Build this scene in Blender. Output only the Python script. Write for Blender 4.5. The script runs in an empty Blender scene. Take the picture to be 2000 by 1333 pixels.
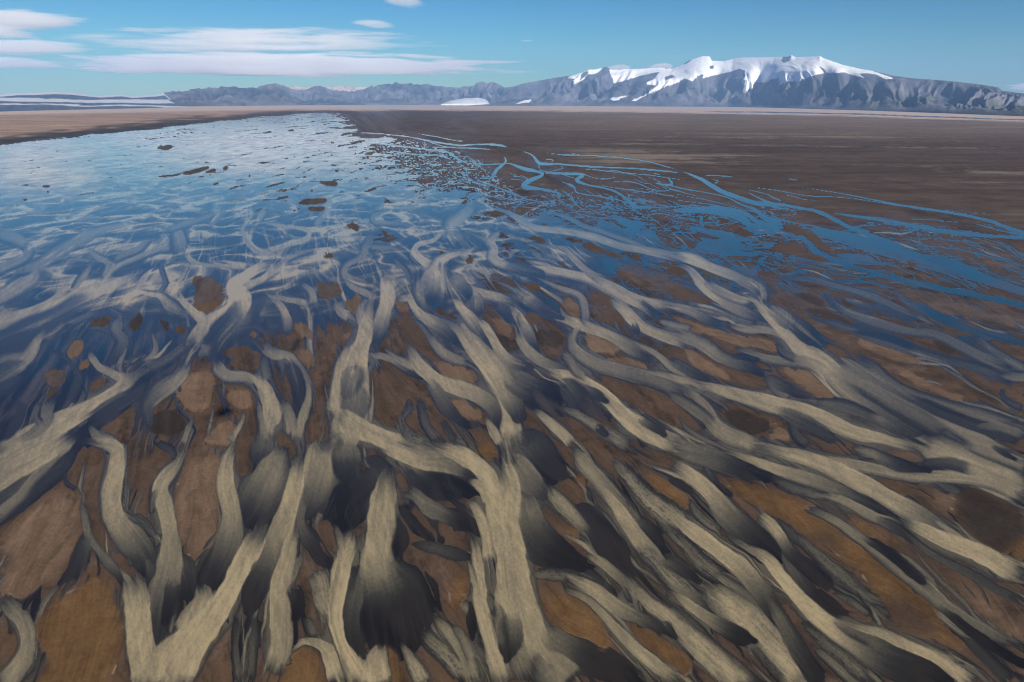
# Braided glacial river delta seen from a helicopter, ice-capped mountain behind.
import bpy, math, random
import numpy as np
from mathutils import Matrix, Vector

rng = np.random.default_rng(7)
random.seed(7)
scene = bpy.context.scene
COL = scene.collection

# ----------------------------------------------------------------------------- camera
PW, PH = 2000.0, 1333.0
LENS = 24.0
F = LENS / 36.0 * PW                      # focal length in survey pixels
H = 100.0                                 # camera height above the plain (m)
HOR = 200.0                               # horizon row under the optical axis
PITCH = math.atan((PH / 2 - HOR) / F)
ROLL = math.radians(0.26)

fw = np.array([0, math.cos(PITCH), -math.sin(PITCH)])
r0 = np.array([1.0, 0, 0])
u0 = np.cross(r0, fw)
cr = r0 * math.cos(ROLL) + u0 * math.sin(ROLL)
cu = -r0 * math.sin(ROLL) + u0 * math.cos(ROLL)
M = Matrix(((cr[0], cu[0], -fw[0], 0), (cr[1], cu[1], -fw[1], 0), (cr[2], cu[2], -fw[2], H), (0, 0, 0, 1)))
cam = bpy.data.cameras.new('camera')
cam.lens = LENS
cam.sensor_width = 36
cam.clip_start = 0.5
cam.clip_end = 400000
cam_o = bpy.data.objects.new('camera', cam)
cam_o.matrix_world = M
COL.objects.link(cam_o)
scene.camera = cam_o


def ray(x, y):
    """direction (not normalised) towards survey pixel x, y"""
    a = (np.asarray(x, float) - PW / 2) / F
    b = -(np.asarray(y, float) - PH / 2) / F
    return (cr[0] * a + cu[0] * b + fw[0], cr[1] * a + cu[1] * b + fw[1], cr[2] * a + cu[2] * b + fw[2])


def to_ground(x, y):
    dx, dy, dz = ray(x, y)
    t = -H / dz
    return dx * t, dy * t


def horizon_row(x):
    """row of the true horizon in column x"""
    a = (np.asarray(x, float) - PW / 2) / F
    b = -(cr[2] * a + fw[2]) / cu[2]
    return PH / 2 - b * F


# ----------------------------------------------------------------------------- look
CLOUDS = True
GRID = 1.35                               # finest survey step
HAZE, HAZE_COL = 2.4e-5, (.32, .57, 1, 1)
SKY_STR, SKY_AIR, SKY_DUST, SKY_OZONE, SKY_SAT = .050, 1.0, .1, 3.0, 1.35
SKY_HUE = .5
SKY_TINT = (.52, .78, .86, 1)
SKY_GAMMA, SKY_MID = 1.35, 5.0
SUN_STR, EXPO = 5.0, 0.6

# ----------------------------------------------------------------------------- helpers
def tag(o, label=None, cat=None, group=None, kind=None):
    if label: o['label'] = label
    if cat: o['category'] = cat
    if group: o['group'] = group
    if kind: o['kind'] = kind
    return o


def link(name, me, parent=None, mat=None):
    o = bpy.data.objects.new(name, me)
    COL.objects.link(o)
    if parent: o.parent = parent
    if mat and me is not None: me.materials.append(mat)
    return o


def mesh_np(name, co, quads, smooth=True):
    me = bpy.data.meshes.new(name)
    nv, nf = len(co), len(quads)
    k = quads.shape[1]
    me.vertices.add(nv)
    me.vertices.foreach_set('co', np.ascontiguousarray(co, np.float32).ravel())
    me.loops.add(nf * k)
    me.loops.foreach_set('vertex_index', np.ascontiguousarray(quads, np.int32).ravel())
    me.polygons.add(nf)
    me.polygons.foreach_set('loop_start', np.arange(0, nf * k, k, dtype=np.int32))
    me.update(calc_edges=True)
    if smooth:
        me.polygons.foreach_set('use_smooth', np.ones(nf, bool))
    return me


def attr(me, name, val):
    val = np.asarray(val, np.float32)
    if val.ndim == 2:
        a = me.attributes.new(name, 'FLOAT_COLOR', 'POINT')
        v4 = np.ones((len(val), 4), np.float32)
        v4[:, :3] = val
        a.data.foreach_set('color', v4.ravel())
    else:
        a = me.attributes.new(name, 'FLOAT', 'POINT')
        a.data.foreach_set('value', val.ravel())


PERM = rng.permutation(4096).astype(np.int32)
GA = rng.random(4096) * 2 * np.pi
GX, GY = np.cos(GA).astype(np.float32), np.sin(GA).astype(np.float32)


def noise(x, y, seed=0):
    x = np.asarray(x, np.float64) + seed * 17.31
    y = np.asarray(y, np.float64) + seed * 9.77
    xf, yf = np.floor(x), np.floor(y)
    xi, yi = xf.astype(np.int64), yf.astype(np.int64)
    fx, fy = (x - xf).astype(np.float32), (y - yf).astype(np.float32)

    def g(ix, iy, dx, dy):
        h = PERM[(PERM[ix & 4095] + iy) & 4095]
        return GX[h] * dx + GY[h] * dy
    u = fx * fx * fx * (fx * (fx * 6 - 15) + 10)
    v = fy * fy * fy * (fy * (fy * 6 - 15) + 10)
    a = g(xi, yi, fx, fy); b = g(xi + 1, yi, fx - 1, fy)
    c = g(xi, yi + 1, fx, fy - 1); d = g(xi + 1, yi + 1, fx - 1, fy - 1)
    return 1.5 * (a + u * (b - a) + v * (c + u * (d - c) - a - u * (b - a)))


def fbm(x, y, oct=4, seed=0, gain=0.5):
    s = 0; a = 1.0; n = 0
    for i in range(oct):
        s = s + a * noise(x * 2 ** i, y * 2 ** i, seed + i * 3)
        n += a; a *= gain
    return s / n


def ss(a, b, x):
    t = np.clip((x - a) / (b - a), 0, 1)
    return t * t * (3 - 2 * t)


def lerp(a, b, t):
    return a + (b - a) * t


def inside(px, py, poly):
    """even-odd test of points against a polygon"""
    res = np.zeros(px.shape, bool)
    n = len(poly)
    for i in range(n):
        x1, y1 = poly[i]; x2, y2 = poly[(i + 1) % n]
        if y1 == y2: continue
        c = (y1 > py) != (y2 > py)
        res ^= c & (px < (x2 - x1) * (py - y1) / (y2 - y1) + x1)
    return res


# ----------------------------------------------------------------------------- ground survey grid
# rows follow lines of equal depression, so the sheet is finest near the helicopter and coarse far away
dv = [3.2]
while dv[-1] < 8: dv.append(dv[-1] + 0.55)
while dv[-1] < 60: dv.append(dv[-1] + 0.8)
while dv[-1] < 1165: dv.append(dv[-1] + GRID)
while dv[-1] < 1900: dv.append(dv[-1] + 14)
DV = np.array(dv)
UC = np.concatenate([np.arange(-1200, -200, 12.0), np.arange(-200, 2200, GRID), np.arange(2200, 3200, 12.0)])
NR, NC = len(DV), len(UC)
U = np.broadcast_to(UC, (NR, NC)).astype(np.float64)
V = horizon_row(UC)[None, :] + DV[:, None]
GXW, GYW = to_ground(U, V)
RAD = np.hypot(GXW, GYW)
print('grid', NR, NC, NR * NC)

# flow field: the fan spreads from a point up the plain
FX, FY = 500.0, 100.0
FR = np.hypot(U - FX, V - FY)
FA = np.arctan2(U - FX, V - FY)
FLOW_L = np.log(FR / 300.0)

# warps
n_big1, n_big2 = fbm(GXW / 14, GYW / 14, 3, 1), fbm(GXW / 14, GYW / 14, 3, 5)
sc = np.clip((V - 200) / 700, 0.05, 1.3)
n_px1, n_px2 = fbm(U / 26, V / 26, 3, 11), fbm(U / 26, V / 26, 3, 15)
fl1, fl2 = fbm(FA * 17, FLOW_L * 4, 3, 13, .5), fbm(FA * 17 + 9, FLOW_L * 4, 3, 17, .5)
UW = U + 2.6 * sc * n_px1 + 1.2 * sc * n_big1 + 10 * sc * fl1
VW = V + 1.8 * sc * n_px2 + .8 * sc * n_big2 + 7 * sc * fl2

# --- where the plain is under water: survey points with a water level
CP = np.array([
    (-250, 330, 1), (0, 320, 1), (200, 300, 1.1), (420, 280, 1), (560, 250, .9), (640, 245, .5), (100, 480, 1.1), (400, 440, 1.1), (700, 380, .8),
    (650, 300, .55), (900, 400, .65), (300, 600, .5), (100, 700, .6), (600, 540, .5), (850, 500, .4), (1080, 440, .6), (1000, 620, -.35), (-200, 700, .8),
    (700, 690, -.3), (400, 780, -.4), (170, 780, -.2), (0, 800, .3), (1250, 430, .25), (1200, 480, .2), (1400, 470, .1), (1500, 500, .0), (1680, 500, -.15), (1900, 575, -.2), (2050, 610, -.3),
    (1400, 580, -.2), (1250, 600, -.4), (1650, 620, -.25), (1700, 660, -.25), (1900, 720, -.25), (1600, 750, -.5), (1000, 340, -.95), (860, 310, -.5), (760, 285, .0), (1050, 370, -.8), (950, 360, -.45), (1150, 370, -.9), (1250, 400, -.6), (1120, 405, -.4),
    (1300, 385, -1.0), (1450, 400, -1.0), (1500, 430, -.2), (800, 1000, -1.2), (300, 1000, -1.2), (1300, 1000, -1.2), (1800, 1000, -1.1), (-200, 1000, -1), (-200, 1300, -1.2), (300, 1300, -1.2),
    (800, 1300, -1.2), (1300, 1300, -1.2), (1800, 1300, -1.2), (2150, 900, -1), (1700, 340, -1.6), (1990, 420, -1.2), (2000, 520, -.7), (1850, 480, -.6), (1200, 290, -1.6), (1000, 270, -1.5), (820, 238, -1.2), (700, 232, -.6),
    (1500, 330, -1.4), (1350, 330, -1.1), (1200, 335, -.85), (1050, 310, -.8), (900, 275, -.9), (1600, 400, -1), (2000, 300, -1.6), (2200, 500, -1.2), (1200, 740, -.9), (1400, 700, -.8), (900, 760, -.8), (600, 800, -.7),
])
num = np.zeros_like(U); den = np.zeros_like(U)
for x, y, l in CP:
    d2 = ((UW - x) * .8) ** 2 + ((VW - y) * 1.25) ** 2 + 900
    w = 1 / d2 ** 1.6
    num += w * l; den += w
LEVEL = num / den

# braids: ridged, warped noise in plain coordinates, drawn out along the flow
wx, wy = fbm(GXW / 60, GYW / 90, 3, 21), fbm(GXW / 60, GYW / 90, 3, 27)
bx, by = GXW / 26 + 1.1 * wx, GYW / 44 + 1.1 * wy
rid1 = 1 - np.abs(fbm(bx, by, 3, 31, .45)) * 2.6
rid2 = 1 - np.abs(fbm(bx * .52, by * .6, 3, 37, .45)) * 2.6
rid3 = 1 - np.abs(fbm(bx * 2.1, by * 1.9, 2, 43, .5)) * 2.6
farz = ss(330, 250, V)
sheet = lerp(fbm(GXW / 34 + wx, GYW / 70 + wy, 4, 47, .55), fbm(GXW / 70 + .5 * wx, GYW / 420, 4, 48, .5), farz)
polar_n = fbm(FA * 26, FLOW_L * 5.0 + .3 * wx, 4, 51, .55)
far_mix = ss(420, 620, V)
lv_noise = lerp(.75 * sheet, .55 * polar_n + .35 * sheet, far_mix)
# the far shore on the left, and the dry plain on the right
shore = np.interp(U, [-1200, -300, 0, 130, 250, 400, 520, 600, 660, 760, 900, 1100, 4000], [420, 305, 283, 268, 257, 240, 228, 221, 219, 236, 262, 300, 1000])
shore = shore + 2.0 * noise(U / 40, V / 6, 3)
LEVEL = LEVEL - 2.5 * ss(3, -3, V - shore) * (U < 700)
fin0 = lerp(fbm(GXW / 24 + 2, GYW / 64 + wy, 4, 57, .55), fbm(GXW / 46 + 2, GYW / 330 + .3 * wy, 4, 59, .5), farz)
fin5 = fbm(GXW / 30 + 9, GYW / 230 + .3 * wy, 5, 68, .6)
level = LEVEL + 1.05 * lv_noise + 5.0 * farz * np.minimum(fin5 + .30, 0) + 1.35 * ss(560, 330, V) * 3.2 * np.minimum(fin0 + .22 - .1 * ss(420, 330, V), 0) * (1.0 + 1.2 * sheet)
# narrow ridged channels cut the drier ground beside the fan
chan_zone = ss(-.95, -.4, LEVEL) * ss(.75, .2, LEVEL) * ss(700, 480, V) * ss(225, 240, V)
chan = np.maximum(np.maximum(ss(.86, .96, rid1), ss(.88, .96, rid2)), ss(.84, .95, rid3) * ss(290, 340, V)) * chan_zone * ss(250, 300, V)
edge_w = lerp(.10, .22, far_mix)
K = np.clip(np.maximum(ss(-edge_w, edge_w, level), chan * ss(-1.3, -.75, level + .3 * rid3)), 0, 1)
K = K * ss(216, 224, V)

wis = np.clip(rid2, 0, 1) ** 3.6 * .62 + np.clip(rid1, 0, 1) ** 4.5 * .38 + np.clip(rid3, 0, 1) ** 6 * .13
wis = wis * (0.45 + 0.9 * ss(-.5, .5, sheet))
fin1 = fbm(GXW / 9 + .8 * wx, GYW / 26 + .8 * wy, 4, 55, .6)
fin2 = fbm(GXW / 30 + .8 * wx, GYW / 120, 4, 58, .6)
fin3 = fbm(GXW / 24 + .4 * wx, GYW / 150 + .4 * wy, 5, 60, .62)
fin4 = fbm(GXW / 60 + .4 * wx, GYW / 420, 4, 64, .6)
wis = wis + ss(400, 320, V) * (.5 * ss(.05, .45, fin3) + .35 * ss(.05, .4, fin4))
wis = wis + ss(520, 320, V) * ss(240, 330, V) * (.34 * ss(.0, .5, fin1) + .3 * ss(0, .5, fin2))
left_zone = ss(1350, 850, U + .35 * (V - 400))
C = (.05 + .12 * ss(460, 300, V) + wis * 1.2) * left_zone * ss(690, 540, V) + .05 * polar_n + .03
C = C + .06 * ss(330, 250, V)
C = np.clip(C, 0.0, 1)


# ----------------------------------------------------------------------------- traced streams
def dense(pts):
    P = np.array(pts, float)
    if len(P) == 2:
        P = np.array([P[0], (P[0] + P[1]) / 2, P[1]])
    Q = np.vstack([2 * P[0] - P[1], P, 2 * P[-1] - P[-2]])
    out = []
    for i in range(1, len(Q) - 2):
        p0, p1, p2, p3 = Q[i - 1], Q[i], Q[i + 1], Q[i + 2]
        n = max(3, int(np.hypot(*(p2 - p1)[:2]) / 7))
        t = np.linspace(0, 1, n, endpoint=False)[:, None]
        c = .5 * (2 * p1 + (p2 - p0) * t + (2 * p0 - 5 * p1 + 4 * p2 - p3) * t ** 2 + (3 * p1 - p0 - 3 * p2 + p3) * t ** 3)
        c[:, 2] = lerp(p1[2], p2[2], (t[:, 0] * t[:, 0] * (3 - 2 * t[:, 0])))
        out.append(c)
    out.append(P[-1:])
    return np.vstack(out)


VM = V[:, NC // 2]
SEED = [100]
TX = np.zeros_like(U); TY = np.zeros_like(U); TW = np.zeros_like(U); TCOV = np.zeros_like(U)


def stream(pts, c=(.8, .8), soft=(.5, .5), speck=0.0, feather=0.0, lobe=None, clear=1.0, under=False):
    """lay one stream or lobe of silty water on the plain.
    pts (x, y, width); c silt along it; soft: how far the two banks fade into clear water (first: bank on the
    lower/left side when heading down the fan); lobe: a blunt sharp downstream end"""
    global C, K
    SEED[0] += 7
    seed = SEED[0]
    P = dense(pts)
    seg = np.hypot(*np.diff(P[:, :2], axis=0).T)
    L = np.concatenate([[0], np.cumsum(seg)]); total = L[-1]
    wmax = P[:, 2].max()
    pad = wmax * .9 + 26
    x0, x1 = P[:, 0].min() - pad, P[:, 0].max() + pad
    y0, y1 = P[:, 1].min() - pad, P[:, 1].max() + pad
    i0, i1 = np.searchsorted(VM, [y0 - 8, y1 + 8]); j0, j1 = np.searchsorted(UC, [x0, x1])
    if i1 - i0 < 2 or j1 - j0 < 2: return
    uu, vv = UW[i0:i1, j0:j1], VW[i0:i1, j0:j1]
    DXs = np.zeros(uu.shape); DYs = np.zeros(uu.shape)
    E = np.full(uu.shape, 9.0); SG = np.ones(uu.shape); S = np.zeros(uu.shape)
    vm = VM[i0:i1]; uc = UC[j0:j1]
    for k in range(len(P) - 1):
        a, b = P[k], P[k + 1]
        d = b[:2] - a[:2]; dd = d @ d
        if dd < 1e-6: continue
        r = max(a[2], b[2]) * .9 + 24
        ia, ib = np.searchsorted(vm, [min(a[1], b[1]) - r, max(a[1], b[1]) + r])
        ja, jb = np.searchsorted(uc, [min(a[0], b[0]) - r, max(a[0], b[0]) + r])
        if ib <= ia or jb <= ja: continue
        px, py = uu[ia:ib, ja:jb] - a[0], vv[ia:ib, ja:jb] - a[1]
        t = np.clip((px * d[0] + py * d[1]) / dd, 0, 1)
        sk = (L[k] + t * seg[k]) / total
        hw = np.maximum(lerp(a[2], b[2], t) / 2 * (.35 + .65 * np.minimum(sk / .2, 1) ** .7), 1.0)
        e = np.hypot(px - t * d[0], py - t * d[1]) / hw
        sub = E[ia:ib, ja:jb]
        m = e < sub
        sub[m] = e[m]
        SG[ia:ib, ja:jb][m] = np.where(d[0] * py - d[1] * px > 0, 1.0, -1.0)[m]
        S[ia:ib, ja:jb][m] = ((L[k] + t * seg[k]) / total)[m]
        DXs[ia:ib, ja:jb][m] = d[0] / math.sqrt(dd); DYs[ia:ib, ja:jb][m] = d[1] / math.sqrt(dd)
    lat = E * SG
    hw = np.maximum(np.interp(S, L / total, P[:, 2]) / 2, 1.5)
    N = fbm(S * total / 90, lat * 2.0, 4, seed, .55)
    N2 = fbm(S * total / 150, lat * 3.6, 3, seed + 2, .55)
    if lobe is None: lobe = c[-1] < .3
    tail = ss(.5, 1.0, S)
    if abs(soft[0] - soft[1]) < .05:          # one bank is always crisper than the other
        s_ = 1 if (seed // 7) % 2 else -1
        soft = (soft[0] + .22 * s_, soft[1] - .22 * s_)
    fray = np.where(lat > 0, soft[0], soft[1])
    fr = ss(.40, 1.0, fray)
    fr = np.clip(fr + .35 * N, 0, 1) * ss(0, .25, E) + fr * (1 - ss(0, .25, E))
    E = E / (1 + .55 * fr)
    ee = E + (.05 + .14 * fr) * N * (1 - .5 * tail) + feather * tail * np.abs(N2) * 1.2
    inner = 1 - np.clip(.06 + .30 * fr, .06, .6) * (1 - .75 * tail * (1 if lobe else 0))
    inner = np.minimum(inner, 1 - 2.2 / hw)
    cov = 1 - ss(inner, 1.04, ee)
    cov = cov * ss(0, .22, S + .06 * N) ** .8
    if not lobe: cov = cov * (1 - ss(.82, 1.0, S + .06 * N))
    Sx = np.clip(S + .05 * N2 * tail, 0, 1)
    cc = np.interp(Sx, np.linspace(0, 1, len(c)), c)
    cc = cc * (1 - (.05 + .88 * fr) * ss(.05 + .50 * (1 - fr), 1.04, E + .08 * N2) * ss(.0, .15, S))
    cc = cc * (1 + .16 * ss(.55, .9, E) * (1 - fr) * (1 - tail))
    cc = cc * (1 + (.03 + .07 * tail) * N2 + .08 * N)
    if speck:
        hf = .7 * noise(S * total / 6.5, lat * hw / 2.3, seed) + .5 * noise(S * total / 22, lat * hw / 5.5, seed + 4) + .7 * N2
        hfm = ss(-.40, .45, hf + .45 * (1 - np.clip(E, 0, 1.2)))
        cc = cc * lerp(1, .30 + .70 * hfm, speck)
        cov = cov * (1 - speck * .6 * ss(.4, 1.0, E))
    cov = cov * clear
    if under: cov = cov * (1 - .92 * ss(.15, .7, TCOV[i0:i1, j0:j1]))
    else: TCOV[i0:i1, j0:j1] = np.maximum(TCOV[i0:i1, j0:j1], cov)
    wt = (.0 if under else .9) * np.clip(1.5 - E, 0, 1)
    for A_, B_ in ((TX, DXs), (TY, DYs)):
        A_[i0:i1, j0:j1] = A_[i0:i1, j0:j1] * (1 - wt) + B_ * wt
    TW[i0:i1, j0:j1] = TW[i0:i1, j0:j1] * (1 - wt) + wt
    cs = C[i0:i1, j0:j1]; ks = K[i0:i1, j0:j1]
    C[i0:i1, j0:j1] = cs * (1 - cov) + np.clip(cc, 0, 1.1) * cov
    if speck:
        cov = cov * lerp(1, .35 + .65 * hfm, speck)
    K[i0:i1, j0:j1] = ks + cov * (1 - ks)


KZ = 700.0 / 1998.0
TILES = dict(G=(650, 200), H=(1300, 200), A=(0, 400), B=(650, 400), C=(1300, 400), D=(0, 866), E=(650, 866), F=(1300, 866))


TRACED = []


def T(tile, pts, c=(.8, .8), soft=(.5, .5), **kw):
    TRACED.append((tile, pts, c, soft, kw))


def lay(tile, pts, c=(.8, .8), soft=(.5, .5), **kw):
    ox, oy = TILES[tile]
    stream([(ox + x * KZ, oy + y * KZ, max(w * KZ * .55, 3.0) if tile in 'GH' else w * KZ * (.68 if tile == 'C' and max(c) < .1 else 1)) for x, y, w in pts], c, soft, **kw)


# ---- narrow clear channels beside the fan (upper right)
for tl, pts in (
    ('G', [(980,250,20),(1100,290,24),(1130,320,40),(1160,345,40),(1260,345,24),(1400,355,24),(1600,365,20),(1800,380,22),(2000,400,30)]),
    ('G', [(1080,265,10),(1250,290,12),(1500,300,12),(1720,325,14),(1860,360,16),(2000,400,20)]),
    ('G', [(940,290,16),(965,330,24),(920,370,34),(900,400,40),(880,440,40)]),
    ('G', [(900,330,16),(990,345,24),(1060,370,40),(1170,400,30),(1090,440,50),(1070,470,50),(1200,490,30),(1320,530,30)]),
    ('G', [(1150,345,40),(1160,385,60),(1280,400,30),(1400,405,30),(1360,435,40),(1420,460,24),(1560,490,24),(1640,540,34),(1680,580,50),(1720,590,30),(1850,590,16),(2000,600,24)]),
    ('G', [(1260,348,14),(1280,370,16),(1220,385,14)]), ('G', [(1180,320,10),(1230,322,16),(1210,340,12)]),
    ('G', [(430,190,16),(560,220,20),(700,240,24),(820,235,20),(940,242,30),(1010,265,20)]),
    ('G', [(0,165,14),(200,172,14),(400,190,14),(520,215,16),(640,250,16),(860,262,20),(950,290,24)]),
    ('G', [(100,215,16),(330,240,20),(500,260,20),(640,280,24),(700,320,30),(760,350,30),(760,400,50)]),
    ('G', [(440,170,8),(560,190,10),(700,215,10),(770,205,8)]), ('G', [(300,270,18),(450,290,20),(600,300,24),(690,335,20)]),
    ('G', [(1320,362,12),(1550,385,12),(1750,405,12),(2000,440,14)]), ('G', [(1400,450,10),(1600,480,12),(1800,510,14),(2000,545,14)]),
    ('G', [(1860,410,20),(1890,460,34),(1780,448,14)]), ('G', [(1880,465,16),(2010,495,20)]), ('G', [(1780,395,10),(1830,405,14)]),
    ('G', [(1355,465,14),(1360,500,20),(1450,520,16),(1600,550,16)]), ('G', [(820,310,10),(840,330,12),(820,345,10),(980,345,14)]),
    ('H', [(0,365,20),(100,390,24),(200,430,40),(250,460,50),(320,500,50),(400,530,54),(520,565,54),(640,570,40),(760,590,30),(850,610,40),(1000,690,30),(1120,735,30)]),
    ('H', [(850,605,24),(1000,625,24),(1200,650,26),(1400,690,34),(1600,725,34),(1800,750,30)]),
    ('H', [(0,420,14),(15,450,24),(40,470,14),(200,500,14),(340,530,20),(420,570,30),(500,600,40),(560,650,60),(700,690,60)]),
    ('H', [(290,462,14),(450,470,14),(620,490,12),(800,520,12),(1000,530,14),(1150,550,14),(1300,575,16),(1500,600,18),(1700,640,20),(1850,680,24),(2020,735,20)]),
    ('H', [(430,480,10),(560,510,14),(600,530,24),(650,550,20)]), ('H', [(170,405,8),(300,410,10),(400,422,8)]), ('H', [(680,428,6),(740,434,6)]),
    ('H', [(0,510,10),(200,540,12),(400,590,14),(600,640,14),(820,700,12)]), ('H', [(0,540,8),(250,570,10),(420,610,14)]),
    ('H', [(0,600,24),(100,600,50),(250,600,60),(400,640,34),(480,680,34),(600,725,30)]),
    ('H', [(260,430,10),(295,440,12),(270,455,12)]), ('H', [(1340,572,8),(1600,620,10)]), ('H', [(1710,675,10),(1830,705,8)]),
    ('H', [(420,640,14),(560,640,14),(700,670,14),(900,700,14)]),
):
    T(tl, pts, (.012, .012), (.0, .0), lobe=False)
# ---- sheet A (upper left)
T('A', [(790,60,30),(700,110,40),(560,140,40),(470,180,60),(330,260,70),(220,330,60),(60,380,50)], (.5,.45), (.8,.6))
T('A', [(160,200,60),(150,280,60),(60,330,60),(-100,400,60)], (.5,.45), (.7,.7))
T('A', [(-20,170,60),(80,190,70),(150,230,60)], (.4,.5), (.8,.8))
T('A', [(200,330,25),(195,400,60),(120,450,80),(0,520,70),(-100,560,60)], (.6,.5), (.5,.8))
T('A', [(510,330,30),(470,390,40),(430,450,40),(410,500,50)], (.5,.5), (.7,.7))
T('A', [(395,390,40),(360,460,50),(330,520,60),(230,590,60),(0,660,70),(-100,690,60)], (.6,.65), (.5,.8))
T('A', [(610,310,30),(600,380,50),(600,430,50)], (.5,.6), (.8,.8))
T('A', [(1060,70,30),(985,150,70),(985,210,90),(850,260,40),(720,310,40),(640,350,50),(560,420,40)], (.5,.6), (.7,.7))
T('A', [(985,150,60),(1000,220,80),(1010,280,60)], (.6,.3), (.8,.8), lobe=False)
T('A', [(830,180,40),(780,240,40),(690,280,40),(620,320,30)], (.5,.45), (.7,.7))
T('A', [(480,230,20),(540,290,40),(620,320,40)], (.5,.5), (.6,.8))
T('A', [(900,160,30),(1000,120,40),(1120,80,30),(1230,40,30)], (.45,.45), (.8,.7))
T('A', [(1260,20,30),(1210,80,40),(1160,130,30)], (.45,.4), (.8,.8))
T('A', [(780,320,50),(740,390,60),(620,450,60),(440,520,90),(220,610,110),(0,680,130),(-150,740,130)], (.65,.75,.75,.7), (.6,.5))
T('A', [(560,500,90),(350,620,110),(120,740,140),(-100,830,140)], (.3,.3), (.9,.9), clear=.8)
T('A', [(1420,60,30),(1350,140,30),(1380,210,30),(1440,260,40),(1530,280,50)], (.5,.6), (.6,.6))
T('A', [(1420,90,25),(1560,115,25),(1690,135,28),(1725,160,30),(1690,200,34),(1600,220,34),(1550,275,50)], (.5,.65,.75), (.5,.6))
T('A', [(1480,30,40),(1440,85,34)], (.5,.5), (.8,.8))
T('A', [(1830,10,40),(1800,60,40),(1750,130,30)], (.5,.5), (.8,.8))
T('A', [(1740,250,30),(1660,280,30),(1580,310,40)], (.4,.6), (.7,.7))
T('A', [(1030,240,20),(1050,290,34),(1110,330,24),(1250,340,25),(1390,345,40)], (.6,.55,.7), (.6,.4))
T('A', [(1205,310,15),(1300,325,24),(1390,340,44)], (.6,.75), (.5,.5))
T('A', [(1540,290,44),(1520,330,70),(1440,355,60),(1360,400,60),(1300,460,90),(1340,520,120),(1300,600,120),(1190,680,140),(1110,760,130),(1070,840,90)], (.75,.9,.85,.85,.8), (.4,.5))
T('A', [(1560,340,60),(1470,410,40),(1350,460,50)], (.7,.7), (.6,.6))
T('A', [(1380,560,140),(1330,650,140),(1240,740,150),(1180,830,120)], (.5,.2), (.8,.9), lobe=False)
T('A', [(730,475,14),(800,490,30),(880,505,40),(950,560,70),(1050,620,40)], (.75,.6,.3), (.3,.9))
T('A', [(870,500,20),(920,440,30),(900,360,30),(915,310,20)], (.35,.3), (.8,.8))
T('A', [(1000,470,20),(1020,540,40),(1080,590,50),(1135,640,60),(1130,700,60),(1070,760,60)], (.65,.8,.7), (.6,.3))
T('A', [(690,610,30),(640,690,50),(680,760,80),(640,840,70),(590,900,30)], (.55,.45,.15), (.6,.6))
T('A', [(600,580,16),(650,600,20),(690,610,24)], (.35,.35), (.7,.7))
T('A', [(480,690,16),(560,690,24),(640,720,30)], (.4,.35), (.7,.7))
T('A', [(880,620,14),(900,690,20),(950,720,20)], (.3,.3), (.7,.7))
T('A', [(1000,640,14),(1040,620,20),(1060,690,30)], (.4,.5), (.7,.7))
T('A', [(840,690,14),(865,790,30),(850,840,44),(800,900,50)], (.5,.75), (.7,.4))
T('A', [(970,740,12),(900,820,24),(830,890,50)], (.8,.85), (.4,.4))
T('A', [(690,920,16),(740,860,18),(790,830,16)], (.5,.3), (.8,.8))
T('A', [(510,790,18),(520,870,44),(600,925,50),(700,965,60),(740,960,70)], (.85,.75,.85), (.6,.3))
T('A', [(1060,760,60),(980,830,60),(900,880,60),(800,920,80)], (.45,.4), (.9,.9))
T('A', [(830,880,60),(740,960,80),(650,1040,80),(500,1125,90),(300,1235,130),(130,1345,170),(-60,1450,180)], (.85,.92,.9,.85,.8), (.25,.35))
T('A', [(850,980,60),(700,1080,80),(600,1150,90),(480,1230,100)], (.35,.25), (.9,.9), lobe=False, clear=.8)
T('A', [(1070,840,80),(1010,950,80),(910,1030,100),(820,1120,80),(830,1200,60),(800,1290,50)], (.85,.75,.55,.35,.3), (.85,.25))
T('A', [(370,650,26),(320,700,40),(230,750,40)], (.5,.45), (.7,.7))
T('A', [(520,600,30),(450,630,40),(380,660,30)], (.4,.4), (.8,.8))
T('A', [(260,680,30),(210,750,50),(150,850,80),(50,900,130),(-80,960,140)], (.75,.75,.65,.55), (.7,.3))
T('A', [(130,910,120),(0,990,160),(-100,1040,160)], (.4,.3), (.8,.9), clear=.8)
T('A', [(250,800,12),(330,830,20),(390,880,30),(440,960,50),(400,1060,60)], (.25,.3,.25), (.7,.7))
T('A', [(310,1060,40),(270,1140,60),(260,1220,70),(180,1285,60),(90,1340,60)], (.5,.65,.6), (.6,.5))
T('A', [(230,1100,30),(200,1180,40),(240,1230,40)], (.45,.4), (.7,.7))
T('A', [(60,1080,80),(120,1160,60),(60,1260,60),(0,1300,60)], (.3,.2), (.9,.9), lobe=False)
T('A', [(1060,1200,14),(1075,1180,20),(1050,1270,40),(1010,1340,50)], (.5,.8), (.6,.3))
T('A', [(960,1040,12),(1000,1120,16),(1060,1200,20)], (.35,.45), (.7,.7))
T('A', [(1200,1000,16),(1240,1080,20),(1290,1140,20)], (.3,.3), (.7,.7))
T('A', [(1370,1130,14),(1350,1210,30),(1310,1280,40),(1280,1340,50)], (.7,.9), (.3,.5))
T('A', [(490,1230,40),(560,1300,60),(640,1330,70)], (.6,.75), (.6,.4))
T('A', [(1205,850,40),(1220,920,80),(1290,955,70),(1400,970,60),(1450,1010,80)], (.75,.75,.7,.9), (.7,.4))
T('A', [(1380,920,26),(1440,970,60),(1490,1050,90),(1515,1150,100),(1490,1250,80),(1500,1340,90)], (.85,.92,.85,.7), (.35,.35))
T('A', [(1440,1060,20),(1460,1200,40),(1480,1340,60)], (.6,.7), (.6,.6))
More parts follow.
